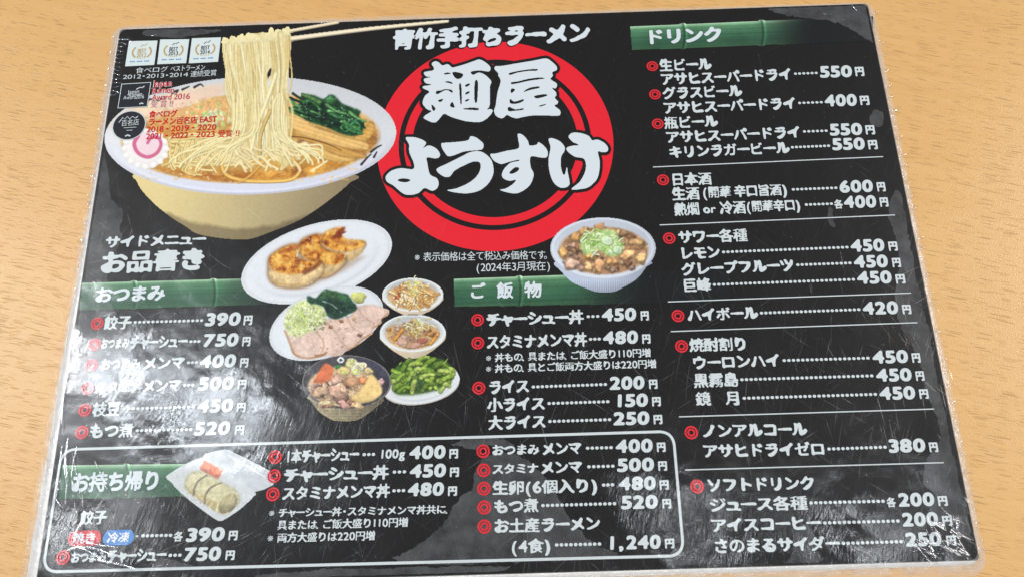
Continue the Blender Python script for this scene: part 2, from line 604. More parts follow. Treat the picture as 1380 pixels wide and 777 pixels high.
def text_run(mb, s, xl, yl, xr, yr, h, z, weight=0.05, shear=0.06, nib=0.8, R=60, grow=0.0):
    """lay the string s between the design points (xl, yl) and (xr, yr), both at mid height of the letters"""
    a, b = P(xl, yl), P(xr, yr)
    hm = np.linalg.norm(P((xl + xr) / 2, (yl + yr) / 2 - h / 2) - P((xl + xr) / 2, (yl + yr) / 2 + h / 2))
    ascii_only = all(ord(c) < 0x2000 for c in s)
    em = hm / (0.80 if ascii_only else 0.95)
    adv = []
    for c in s:
        if c in ADV:
            adv.append(ADV[c])
        elif ord(c) < 0x2000:
            g = glyph(c, weight, R, nib)
            adv.append(max(g[3] - g[2] + 0.05, 0.50))
        else:
            adv.append(1.0)
    tot = sum(adv)
    L = np.linalg.norm(b - a)
    ux = (b - a) / L
    uy = np.array([-ux[1], ux[0]])
    kx = L / tot
    x = 0.0
    for c, w in zip(s, adv):
        if c not in ' 　':
            A, fc = glyph(c, weight + grow, R, nib)[:2]
            gx = (x + w / 2 + A[:, 0]) * kx + A[:, 1] * em * shear
            gy = A[:, 1] * em
            pts = a + gx[:, None] * ux + gy[:, None] * uy
            mb.add([(float(p), float(q), z) for p, q in pts], fc)
        x += w


def circle_pts(c, r, n=24, ph=0.0):
    return [(c[0] + r * math.cos(ph + 2 * math.pi * i / n), c[1] + r * math.sin(ph + 2 * math.pi * i / n)) for i in range(n)]


def add_ring(mb, c, r0, r1, z, n=28):
    o, i = circle_pts(c, r1, n), circle_pts(c, r0, n)
    mb.add([(*p, z) for p in o] + [(*p, z) for p in i], [(k, (k + 1) % n, n + (k + 1) % n, n + k) for k in range(n)])


def add_disc(mb, c, r, z, n=16, sx=1.0):
    p = circle_pts((0, 0), r, n)
    mb.add([(c[0] + x * sx, c[1] + y, z) for x, y in p], [tuple(range(n))])


def px_len(x, y, h):
    return float(np.linalg.norm(P(x, y - h / 2) - P(x, y + h / 2)))


def bullet(parent, x, y):
    mb = MB()
    c = P(x, y)
    add_ring(mb, c, 0.00228, 0.00315, Z_OVER)
    add_ring(mb, c, 0.00102, 0.00186, Z_OVER)
    mb.build('bullet', M_BUL, parent)


def dots(parent, xl, yl, xr, yr, gap=0.0022):
    a, b = P(xl, yl), P(xr, yr)
    L = np.linalg.norm(b - a)
    n = max(3, int(round(L / gap)))
    mb = MB()
    for i in range(n):
        add_disc(mb, a + (b - a) * (i + 0.5) / n, 0.00074, Z_OVER, 12, 1.15)
    mb.build('dot_leader', M_TXT, parent)


def line_strip(mb, pts, w, z, closed=False):
    p = np.asarray(pts, float)
    n = len(p)
    t = np.roll(p, -1, 0) - np.roll(p, 1, 0)
    if not closed:
        t[0] = p[1] - p[0]
        t[-1] = p[-1] - p[-2]
    t /= np.linalg.norm(t, axis=1)[:, None]
    nn = np.stack([-t[:, 1], t[:, 0]], 1) * w / 2
    v = [(*q, z) for q in p + nn] + [(*q, z) for q in p - nn]
    m = n if closed else n - 1
    mb.add(v, [(i, n + i, n + (i + 1) % n, (i + 1) % n) for i in range(m)])


# ------------------------------------------------------------------ printed pictures: ink colours on a fine grid of the sheet
class Pic:
    def __init__(self, x0, y0, x1, y1, step=0.8):
        self.x0, self.y0, self.step = x0, y0, step
        self.W, self.H = int((x1 - x0) / step), int((y1 - y0) / step)
        self.Y, self.X = np.mgrid[0:self.H, 0:self.W]
        self.X = x0 + self.X * step
        self.Y = y0 + self.Y * step
        self.C = np.zeros((self.H, self.W, 3))
        self.L = np.full((self.H, self.W), -1, int)

    def put(self, al, col, layer=None, win=None):
        C, L = (self.C, self.L) if win is None else (self.C[win], self.L[win])
        al = np.clip(al, 0, 1)
        if isinstance(col, tuple):
            col = np.array(col, float)
        if layer is not None:
            new = (al > 0.5)
            fresh = (L < 0) & (al > 0)
            C[fresh] = (col if col.ndim == 1 else np.broadcast_to(col, C.shape)[fresh])
            L[new] = layer
        C[...] = C * (1 - al[..., None]) + col * al[..., None]

    def n(self, scale, seed, octs=4):
        return fbm((self.H, self.W), scale / self.step, seed, octs)

    def ell(self, cx, cy, a, b, deg=0.0, soft=1.0):
        c, s = math.cos(math.radians(deg)), math.sin(math.radians(deg))
        dx, dy = self.X - cx, self.Y - cy
        u, v = dx * c + dy * s, -dx * s + dy * c
        r = np.sqrt((u / a) ** 2 + (v / b) ** 2)
        return np.clip((1 - r) * min(a, b) / soft + 0.5, 0, 1), r, u / a, v / b

    def poly(self, pts, soft=0.8, sm=True):
        p = smooth_poly(pts) if sm else np.asarray(pts, float)
        return gauss(poly_mask(p, self.X, self.Y), soft / self.step)

    def window(self, x0, y0, x1, y1):
        a = max(0, int((x0 - self.x0) / self.step))
        b = min(self.W, int((x1 - self.x0) / self.step) + 2)
        c = max(0, int((y0 - self.y0) / self.step))
        d = min(self.H, int((y1 - self.y0) / self.step) + 2)
        return (slice(c, d), slice(a, b)) if b > a and d > c else None

    def stroke(self, pts, w0, w1, col, layer=None, dark=0.35, hi=0.18, soft=0.9, alpha=1.0):
        p = np.asarray(pts, float)
        q = []
        m = len(p)
        for i in range(m - 1):
            a, b, c, d = p[max(i - 1, 0)], p[i], p[i + 1], p[min(i + 2, m - 1)]
            for t in np.arange(6) / 6:
                q.append(0.5 * (2 * b + (c - a) * t + (2 * a - 5 * b + 4 * c - d) * t * t + (3 * b - a - 3 * c + d) * t ** 3))
        q.append(p[-1])
        q = np.array(q)
        wm = max(w0, w1) + 2
        win = self.window(q[:, 0].min() - wm, q[:, 1].min() - wm, q[:, 0].max() + wm, q[:, 1].max() + wm)
        if win is None:
            return
        X, Y = self.X[win], self.Y[win]
        best = np.full(X.shape, 1e9)
        tt = np.zeros(X.shape)
        sd = np.zeros(X.shape)
        n = len(q) - 1
        for i in range(n):
            d = q[i + 1] - q[i]
            l2 = d @ d + 1e-9
            t = np.clip(((X - q[i, 0]) * d[0] + (Y - q[i, 1]) * d[1]) / l2, 0, 1)
            ex, ey = X - q[i, 0] - t * d[0], Y - q[i, 1] - t * d[1]
            dd = ex * ex + ey * ey
            m_ = dd < best
            best[m_] = dd[m_]
            tt[m_] = ((i + t) / n)[m_]
            sd[m_] = (-(ex * d[1] - ey * d[0]) / math.sqrt(l2))[m_]
        dist = np.sqrt(best)
        w = w0 + (w1 - w0) * tt
        al = np.clip((w - dist) / soft + 0.5, 0, 1) * alpha
        k = np.clip(dist / np.maximum(w, .3), 0, 1)
        up = np.clip(0.5 - 0.5 * sd / np.maximum(w, .3) * np.sign((q[-1] - q[0])[0] + 1e-6), 0, 1)
        sh = 1 - dark * k ** 2 * (1.3 - up) + hi * (1 - k) * (0.4 + up)
        self.put(al, np.clip(np.array(col, float) * sh[..., None], 0, 255), layer, win)

    def blob(self, cx, cy, a, b, deg, col, layer=None, seed=0, lump=0.12, dark=0.35, light=0.16, noise=0.10, soft=0.9, alpha=1.0):
        r_ = max(a, b) * 1.4 + 2
        win = self.window(cx - r_, cy - r_, cx + r_, cy + r_)
        if win is None:
            return
        r = np.random.default_rng(seed)
        X, Y = self.X[win] - cx, self.Y[win] - cy
        c, s = math.cos(math.radians(deg)), math.sin(math.radians(deg))
        u, v = (X * c + Y * s) / a, (-X * s + Y * c) / b
        th = np.arctan2(v, u)
        R = np.ones(X.shape)
        for k in range(2, 7):
            R += lump * r.normal() / (k ** 0.6) * np.cos(k * th + r.random() * 6.28)
        rr = np.sqrt(u * u + v * v) / np.maximum(R, .3)
        al = np.clip((1 - rr) * min(a, b) / soft + 0.5, 0, 1) * alpha
        nz = fbm(X.shape, max(2.5, a * .5) / self.step, seed + 5, 3) - 0.5
        sh = 1 + light * (-(X * 0.4 + Y) / max(a, b)) - dark * np.clip(rr, 0, 1) ** 3 * (0.6 + 0.5 * np.clip(Y / max(a, b), -1, 1)) + noise * 2 * nz
        self.put(al, np.clip(np.array(col, float) * sh[..., None], 0, 255), layer, win)

    def chunk(self, cx, cy, a, b, deg, col, layer=None, seed=0, soft=0.8):
        """an angular cut piece with a lit top face and darker flanks"""
        r = np.random.default_rng(seed)
        win = self.window(cx - a * 1.5 - 2, cy - a * 1.5 - 2, cx + a * 1.5 + 2, cy + a * 1.5 + 2)
        if win is None:
            return
        n = int(r.integers(5, 8))
        th = np.sort(r.random(n) * 1.6 + np.arange(n)) * 6.283 / (n + .6)
        rad = r.uniform(.72, 1.12, n)
        c, s = math.cos(math.radians(deg)), math.sin(math.radians(deg))
        q = np.stack([cx + a * rad * np.cos(th) * c - b * rad * np.sin(th) * s, cy + a * rad * np.cos(th) * s + b * rad * np.sin(th) * c], 1)
        X, Y = self.X[win], self.Y[win]
        al = gauss(poly_mask(q, X, Y), soft / self.step)
        dx, dy = r.uniform(-.15, .15) * a, -r.uniform(.16, .34) * b
        top = gauss(poly_mask((q - [cx, cy]) * r.uniform(.72, .86) + [cx + dx, cy + dy], X, Y), 1.0 / self.step)
        nz = fbm(X.shape, max(2.0, a * .35) / self.step, seed + 3, 3) - .5
        g = r.normal(size=2) * .12
        sh = (.60 + .42 * top) * (1 + .55 * nz + g[0] * (X - cx) / a + g[1] * (Y - cy) / a)
        self.put(al, np.clip(np.array(col, float) * sh[..., None], 0, 255), layer, win)

    def texture(self, layers, amp=0.3, glint=0.5, seed=0, fine=2.4):
        """the small light and dark detail a camera sees on food"""
        m = gauss(np.isin(self.L, layers).astype(float), 0.8)
        t = 1 + amp * (self.n(6, seed + 500, 3) - .5) + amp * .9 * (self.n(fine, seed + 501, 2) - .5)
        self.C = self.C * (1 - m[..., None]) + self.C * t[..., None] * m[..., None]
        g = np.clip((self.n(3.4, seed + 502, 2) - .74) * 7, 0, 1) * np.clip((self.n(16, seed + 503, 2) - .4) * 4, 0, 1) * m * glint
        self.C = self.C * (1 - g[..., None]) + np.array([250., 244, 232]) * g[..., None]
        d = np.clip((self.n(4.5, seed + 504, 2) - .70) * 5, 0, 1) * m * amp
        self.C = np.clip(self.C * (1 - d[..., None] * .8), 0, 255)

    def build(self, name, names, parent, z, label=None, root=0):
        """one mesh per painted layer; layer `root` is the part, the others its sub-parts"""
        V = P(self.X.ravel(), self.Y.ravel())
        ink = lin(np.clip(self.C, 0, 255)).reshape(-1, 3)
        idx = np.arange(self.H * self.W).reshape(self.H, self.W)
        q = np.stack([idx[1:, :-1], idx[1:, 1:], idx[:-1, 1:], idx[:-1, :-1]], -1).reshape(-1, 4)
        lab = self.L[:-1, :-1].ravel()
        made = {}
        for k in [root] + [i for i in range(len(names)) if i != root]:
            f = q[lab == k]
            if len(f) == 0:
                continue
            u, inv = np.unique(f.ravel(), return_inverse=True)
            me = bpy.data.meshes.new(names[k])
            co = np.zeros((len(u), 3), np.float32)
            co[:, :2] = V[u]
            co[:, 2] = z
            me.vertices.add(len(u))
            me.vertices.foreach_set('co', co.ravel())
            me.loops.add(len(f) * 4)
            me.loops.foreach_set('vertex_index', inv.astype(np.int32).ravel())
            me.polygons.add(len(f))
            me.polygons.foreach_set('loop_start', np.arange(0, len(f) * 4, 4, dtype=np.int32))
            at = me.attributes.new('ink', 'FLOAT_COLOR', 'POINT')
            cc = np.ones((len(u), 4), np.float32)
            cc[:, :3] = ink[u]
            at.data.foreach_set('color', cc.ravel())
            me.update(calc_edges=True)
            me.validate()
            if k == root:
                made[k] = link(name, me, M_INK, parent, label)
            else:
                made[k] = link(names[k], me, M_INK, made[root])
        return made[root]
# ------------------------------------------------------------------ the table
Z_TABLE = -0.0016
mb = MB()
tx0, tx1, ty0, ty1, tz0 = -0.75, 0.75, -0.60, 0.75, Z_TABLE - 0.03
mb.add([(tx0, ty0, Z_TABLE), (tx1, ty0, Z_TABLE), (tx1, ty1, Z_TABLE), (tx0, ty1, Z_TABLE),
        (tx0, ty0, tz0), (tx1, ty0, tz0), (tx1, ty1, tz0), (tx0, ty1, tz0)],
       [(0, 1, 2, 3), (7, 6, 5, 4), (0, 4, 5, 1), (1, 5, 6, 2), (2, 6, 7, 3), (3, 7, 4, 0)])
table = mb.build('tabletop', M_WOOD)
table['kind'] = 'structure'
table['label'] = 'pale beech wood table top with short brown flecks under the menu'

# ------------------------------------------------------------------ the menu
menu = bpy.data.objects.new('menu', None)
COL.objects.link(menu)
menu.empty_display_size = 0.05
menu['label'] = 'worn laminated black ramen shop menu with a red ring emblem lying on the wooden table'
menu['category'] = 'menu'

SX, SY = 0.210, 0.1485


def round_rect(hx, hy, r, n=6):
    out = []
    for cx, cy, a0 in ((hx - r, hy - r, 0), (-hx + r, hy - r, 90), (-hx + r, -hy + r, 180), (hx - r, -hy + r, 270)):
        for i in range(n + 1):
            a = math.radians(a0 + 90 * i / n)
            out.append((cx + r * math.cos(a), cy + r * math.sin(a)))
    return out


rr = round_rect(SX, SY, 0.0022)
n = len(rr)
mb = MB()
mb.add([(x, y, 0) for x, y in rr] + [(x, y, -0.0009) for x, y in rr],
       [tuple(range(n)), tuple(range(2 * n - 1, n - 1, -1))] + [(i, n + i, n + (i + 1) % n, (i + 1) % n) for i in range(n)])
mb.build('printed_sheet', M_BLACK, menu)


# ------------------------------------------------------------------ clear film standing out round the sheet
def film_ring(name, wl, wr, wt, wb, prof, ripple, seed, mat):
    rng = np.random.default_rng(seed)
    NP = 1500
    base = np.array(round_rect(SX, SY, 0.004, 10) )
    base = np.vstack([base, base[:1]])
    seg = np.linalg.norm(np.diff(base, axis=0), axis=1)
    s = np.concatenate(([0], np.cumsum(seg)))
    q = np.linspace(0, s[-1], NP, endpoint=False)
    px, py = np.interp(q, s, base[:, 0]), np.interp(q, s, base[:, 1])
    t = np.stack([np.roll(px, -3) - np.roll(px, 3), np.roll(py, -3) - np.roll(py, 3)], 1)
    t /= np.linalg.norm(t, axis=1)[:, None]
    nx, ny = t[:, 1], -t[:, 0]
    for _ in range(10):
        nx = (np.roll(nx, 1) + nx + np.roll(nx, -1)) / 3
        ny = (np.roll(ny, 1) + ny + np.roll(ny, -1)) / 3
    l2 = np.sqrt(nx ** 2 + ny ** 2)
    nx, ny = nx / l2, ny / l2
    f = (py + SY) / (2 * SY)                       # 0 near edge, 1 far edge
    wl_ = np.interp(f, [0, 0.25, 0.5, 0.75, 1], wl)
    wr_ = np.interp(f, [0, 0.15, 0.5, 1], wr)
    w = np.where(nx < 0, nx ** 2 * wl_, nx ** 2 * wr_) + np.where(ny > 0, ny ** 2 * np.interp(px, [-SX, SX], wt), ny ** 2 * np.interp(px, [-SX, SX], wb))

    def wav(k):
        a = rng.normal(size=NP)
        ker = np.exp(-0.5 * (np.arange(-3 * k, 3 * k + 1) / k) ** 2)
        ker /= math.sqrt((ker ** 2).sum())
        return np.convolve(np.concatenate([a[-3 * k:], a, a[:3 * k]]), ker, 'valid')
    w = w * (1 + 0.05 * wav(25) + 0.02 * wav(3))
    v = []
    M = len(prof)
    r1, r2, r3 = wav(4), wav(2), wav(60)
    for j, (u, z) in enumerate(prof):
        amp = ripple * math.sin(math.pi * min(1, max(0, u * 0.8 + 0.1)))
        zz = z + amp * (0.6 * np.abs(r1) + 0.5 * r2 * (j % 2) + 0.3 * r3)
        off = np.where(u < 0, u * 0.002, u * w)
        v += [(float(a), float(b), float(max(c, Z_TABLE + 0.00003 + 0.00005 * j / M))) for a, b, c in zip(px + nx * off, py + ny * off, zz)]
    fc = []
    for j in range(M - 1):
        for i in range(NP):
            k = (i + 1) % NP
            fc.append((j * NP + i, (j + 1) * NP + i, (j + 1) * NP + k, j * NP + k))
    m = MB()
    m.add(v, fc)
    o = m.build(name, mat, menu)
    for p in o.data.polygons:
        p.use_smooth = True
    return o


film_ring('film_edge', (0.0050, 0.0042, 0.0032, 0.0030, 0.0040), (0.0030, 0.0028, 0.0028, 0.0028), (0.0028, 0.0012), (0.004, 0.0045),
          [(-0.15, 0.00006), (0.0, 0.00012), (0.25, 0.00010), (0.5, -0.0002), (0.75, -0.0006), (1.0, -0.0011)], 0.00012, 3, M_EDGE)
film_ring('film_edge', (0.0082, 0.0068, 0.0052, 0.0042, 0.0050), (0.0036, 0.0035, 0.0034, 0.0034), (0.0040, 0.0022), (0.0062, 0.0068),
          [(0.0, -0.0006), (0.3, -0.0007), (0.6, -0.0009), (0.8, -0.0010), (1.0, -0.0013)], 0.00010, 4, M_EDGE)


film_ring('film_edge', (0.0052, 0.0046, 0.0030, 0.0018, 0.0012), (0.0003, 0.0003, 0.0003, 0.0003), (0.0012, 0.0003), (0.0026, 0.0018),
          [(0.0, 0.00002), (0.2, -0.0001), (0.55, -0.0005), (0.85, -0.0010), (1.0, -0.0013)], 0.0001, 5, M_STACK)


# ------------------------------------------------------------------ air under the film: grey patches with torn outlines
def patch(pts, seed, rough=5.0, step=0.9, name='loose_film_patch'):
    p = np.array(pts, float)
    x0, y0 = p.min(0) - 12
    x1, y1 = p.max(0) + 12
    W, H = int((x1 - x0) / step), int((y1 - y0) / step)
    Y, X = np.mgrid[0:H, 0:W]
    X, Y = x0 + X * step, y0 + Y * step
    dx = (fbm((H, W), 16, seed) - 0.5) * 2 * rough + (fbm((H, W), 4, seed + 9, 2) - 0.5) * 2.4
    dy = (fbm((H, W), 16, seed + 3) - 0.5) * 2 * rough + (fbm((H, W), 4, seed + 7, 2) - 0.5) * 2.4
    F = gauss(poly_mask(smooth_poly(p, 3), X + dx, Y + dy), 0.7)
    q = P(X.ravel(), Y.ravel())
    inside = ((np.abs(q[:, 0]) < SX - 0.0015) & (np.abs(q[:, 1]) < SY - 0.0012)).reshape(F.shape)
    F = F * inside
    m = MB()
    add_field(m, F, x0, y0, step, Z_PATCH)
    if m.v:
        m.build(name, M_PATCH, menu)


patch([(140, 205), (149, 260), (157, 277), (167, 287), (162, 310), (164, 320), (154, 340), (147, 360), (144, 377), (147, 404), (157, 421), (154, 447),
       (159, 474), (156, 501), (154, 517), (147, 544), (137, 567), (140, 577), (110, 594), (72, 600), (100, 440), (122, 280)], 21, 3.5)
patch([(157, 668), (169, 660), (183, 660), (194, 662), (197, 671), (194, 680), (181, 693), (174, 712), (140, 714), (146, 700), (158, 690), (160, 680)], 22, 3)
patch([(537, 757), (560, 735), (596, 708), (610, 682), (622, 668), (635, 655), (650, 618), (690, 610), (712, 622), (733, 640), (750, 667), (770, 704),
       (790, 724), (805, 736), (830, 750), (700, 757)], 23, 5)
patch([(606, 600), (635, 590), (650, 586), (668, 590), (688, 596), (690, 606), (660, 600), (640, 604), (622, 600)], 24, 3)
patch([(1203, 262), (1198, 300), (1213, 345), (1205, 400), (1215, 440), (1232, 470), (1245, 510), (1252, 540), (1264, 560), (1266, 590), (1250, 615),
       (1243, 640), (1246, 655), (1258, 668), (1252, 690), (1285, 712), (1308, 715), (1290, 640), (1270, 540), (1252, 450), (1232, 360), (1215, 268)], 25, 4)
patch([(1067, 712), (1082, 705), (1095, 715), (1100, 740), (1104, 758), (1060, 760), (1070, 740)], 26, 3)
patch([(1175, 737), (1190, 716), (1220, 713), (1240, 692), (1252, 700), (1225, 735), (1185, 756), (1150, 757)], 27, 3)
patch([(1040, 9), (1060, 22), (1110, 27), (1145, 38), (1176, 60), (1180, 64), (1176, 30), (1168, 8)], 28, 2)
patch([(195, 48), (230, 52), (262, 47), (284, 44), (300, 40), (240, 38), (200, 40)], 29, 3)
patch([(1178, 148), (1189, 150), (1190, 166), (1180, 170), (1170, 160)], 30, 4)
patch([(1115, 283), (1120, 281), (1124, 296), (1126, 306), (1119, 304)], 31, 2)
patch([(900, 760), (912, 738), (928, 752), (945, 758)], 32, 3)
patch([(340, 776), (420, 768), (540, 764), (640, 762), (690, 764), (640, 773), (480, 780)], 33, 3)
patch([(210, 752), (235, 754), (262, 764), (225, 765), (205, 760)], 34, 3)


# ------------------------------------------------------------------ wrinkles of the film: low glossy ridges
def wrinkles(paths, seed, width=(0.0004, 0.0012), height=0.00022):
    r = random.Random(seed)
    m = MB()
    for path in paths:
        p = np.array(path, float)
        k = np.linspace(0, len(p) - 1, 18)
        q = P(np.interp(k, range(len(p)), p[:, 0]), np.interp(k, range(len(p)), p[:, 1]))
        for _ in range(2):
            q[1:-1] = (q[:-2] + q[1:-1] + q[2:]) / 3
        t = np.gradient(q, axis=0)
        t /= np.linalg.norm(t, axis=1)[:, None] + 1e-12
        nn = np.stack([-t[:, 1], t[:, 0]], 1)
        w = r.uniform(*width)
        prof = [(-1, 0), (-.55, .62), (0, 1), (.55, .62), (1, 0)]
        v = []
        for i in range(18):
            e = math.sin(math.pi * (i + 0.4) / 18) ** 0.6 * (0.85 + 0.3 * r.random())
            for u, h in prof:
                a = q[i] + nn[i] * u * w * e
                v.append((float(a[0]), float(a[1]), 0.00034 + h * height * e))
        m.add(v, [(i * 5 + j, i * 5 + j + 1, (i + 1) * 5 + j + 1, (i + 1) * 5 + j) for i in range(17) for j in range(4)])
    o = m.build('film_wrinkle', M_WRINK, menu)
    o['kind'] = 'stuff'
    for pl in o.data.polygons:
        pl.use_smooth = True


rw = random.Random(5)
ps = []
for i in range(42):                                     # near right corner: ridges fanning out from the corner
    x, y = rw.uniform(1232, 1298), rw.uniform(690, 748)
    if (x - 1232) * 0.9 + (y - 690) < 40:
        continue
    a = math.radians(rw.gauss(38, 22))
    l = rw.uniform(8, 22)
    ps.append([(x - l * math.cos(a), y - l * math.sin(a)), (x, y + rw.uniform(-2, 2)), (x + l * math.cos(a), y + l * math.sin(a))])
wrinkles(ps, 1, (0.0004, 0.0012), 0.0004)
ps = []
for i in range(15):                                     # far left corner
    y = 52 + i * 5.4
    x = 161 - (y - 52) * 0.16
    ps.append([(x - 3, y + rw.uniform(-3, 3)), (x + rw.uniform(3, 7), y + 1), (x + rw.uniform(8, 15), y + rw.uniform(-2, 5))])
ps += [[(203, 49), (212, 47), (222, 46)], [(172, 50), (176, 56), (182, 58)]]
wrinkles(ps, 2, (0.0003, 0.0007))
ps = [[(104, 600), (97, 635), (100, 670), (108, 705)], [(92, 590), (88, 625), (92, 650), (88, 690)], [(98, 610), (106, 650), (112, 690)],
      [(90, 742), (112, 737), (135, 741), (160, 752)], [(100, 735), (125, 745), (150, 762)], [(112, 700), (104, 720), (98, 745)], [(84, 600), (80, 640), (70, 690)],
      [(76, 670), (82, 682), (78, 692)], [(128, 620), (140, 646), (150, 668)], [(95, 715), (120, 733), (160, 737)], [(120, 752), (160, 760), (196, 772)],
      [(88, 520), (84, 552), (86, 585)], [(96, 470), (93, 500), (88, 530)]]
wrinkles(ps, 3, (0.0007, 0.0022), 0.0005)
ps = [[(1103, 19), (1118, 19), (1130, 24), (1136, 27)], [(1148, 8), (1156, 16), (1170, 24)], [(1150, 12), (1160, 20), (1172, 28)],
      [(1258, 412), (1264, 418), (1270, 419)], [(1298, 668), (1304, 676), (1300, 682)], [(1280, 500), (1284, 512), (1288, 520)]]
wrinkles(ps, 4, (0.0003, 0.0008))
ps = []
for i in range(40):                                     # little folds of the margin on the right
    y = 22 + i * 18.5 + rw.uniform(-4, 4)
    x = 1178 + (y - 33) * 0.2
    ps.append([(x, y), (x + 4, y - 1.5), (x + 8.5, y - 2.5)])
wrinkles(ps, 6, (0.0005, 0.0013), 0.0008)
ps = []
for i in range(34):                                     # and on the left
    y = 50 + i * 21 + rw.uniform(-6, 6)
    x = 160 - (y - 40) * 0.156
    ps.append([(x - 8, y + 1), (x - 4, y - 2), (x - 1, y + rw.uniform(-3, 4))])
wrinkles(ps, 7, (0.0005, 0.0012), 0.0007)

# ------------------------------------------------------------------ emblem: red rings and the shop's name
emblem_c = P(668, 182)


def fit_circle(pts):
    q = P([p[0] for p in pts], [p[1] for p in pts])
    A = np.c_[2 * q, np.ones(len(q))]
    s = np.linalg.lstsq(A, (q ** 2).sum(1), rcond=None)[0]
    return s[:2], math.sqrt(s[2] + s[0] ** 2 + s[1] ** 2)


RC, RR = fit_circle([(503.5, 185), (832.5, 182), (672, 62), (667, 332.8), (560, 305), (790, 285)])
mb = MB()
add_ring(mb, RC, RR * 0.815, RR, Z_RING, 160)
add_ring(mb, RC, RR * 0.70, RR * 0.77, Z_RING, 160)
emblem = mb.build('emblem_ring', M_RED, menu, 'thick and thin red rings round the shop name')


def title_polys(polys, ox, oy, k):
    return [np.array([(ox + x / k, oy + y / k) for x, y in p]) for p in polys]


T1 = title_polys([
    [(150, 115), (180, 92), (215, 100), (250, 130), (300, 118), (335, 145), (345, 150), (440, 125), (520, 98), (590, 75), (640, 95), (690, 135), (697, 165), (680, 187),
     (600, 178), (535, 190), (545, 215), (590, 196), (650, 220), (705, 280), (692, 330), (690, 500), (660, 540), (700, 535), (718, 555), (690, 600), (640, 640), (590, 657), (480, 650),
     (380, 625), (310, 600), (265, 580), (215, 635), (180, 662), (130, 650), (75, 620), (90, 595), (150, 555), (110, 540), (70, 495), (68, 460), (90, 410),
     (130, 375), (75, 345), (68, 325), (110, 318), (155, 308), (100, 298), (78, 270), (90, 250), (155, 238), (100, 232), (78, 205), (90, 190), (165, 175), (170, 150)],
    [(735, 165), (745, 138), (800, 135), (950, 110), (1100, 85), (1210, 65), (1260, 90), (1312, 140), (1310, 175), (1270, 195), (1278, 225), (1255, 258), (1310, 295),
     (1315, 320), (1300, 345), (1265, 335), (1305, 380), (1310, 410), (1295, 430), (1325, 465), (1318, 490), (1290, 503), (1340, 545), (1348, 575), (1325, 598),
     (1200, 595), (1080, 597), (1000, 610), (940, 622), (890, 610), (850, 590), (825, 612), (795, 622), (750, 600), (730, 555), (745, 500), (755, 430), (765, 370),
     (790, 290), (785, 250), (768, 225), (770, 205)]], 560, 70, 6.9)
T1H = title_polys([
    [(265, 205), (300, 196), (335, 206), (300, 212), (270, 215)], [(345, 190), (440, 208), (428, 245), (390, 257), (360, 235)], [(512, 190), (600, 176), (560, 200), (535, 219)],
    [(265, 288), (300, 276), (342, 290), (340, 303), (300, 291)], [(193, 370), (240, 362), (280, 350), (340, 360), (340, 386), (285, 358), (200, 400)], [(206, 457), (260, 440), (235, 470)],
    [(148, 493), (187, 530), (163, 553)], [(342, 468), (364, 522), (320, 508)], [(406, 308), (426, 316), (431, 472), (417, 482)], [(465, 310), (502, 298), (502, 315), (466, 330)],
    [(465, 385), (500, 370), (500, 386), (466, 402)], [(463, 452), (497, 442), (497, 455), (463, 467)], [(551, 283), (580, 285), (573, 462), (549, 460)],
    [(432, 535), (500, 524), (582, 527), (582, 545), (520, 544)],
    [(868, 203), (950, 183), (1050, 168), (1132, 163), (1126, 180), (1050, 182), (950, 197), (880, 219)], [(890, 287), (950, 279), (1050, 255), (1150, 243), (1210, 250), (1150, 260), (1050, 274), (950, 297), (893, 305)],
    [(890, 346), (928, 355), (890, 390)], [(998, 380), (1060, 338), (1147, 326), (1147, 341), (1070, 357)], [(1103, 415), (1200, 398), (1224, 412), (1130, 437)],
    [(880, 440), (920, 467), (1000, 444), (1002, 463), (940, 486), (880, 482)], [(1143, 507), (1215, 487), (1202, 501), (1150, 514)], [(866, 514), (930, 539), (1002, 528), (1000, 543), (930, 552), (862, 554)]],
    560, 70, 6.9)
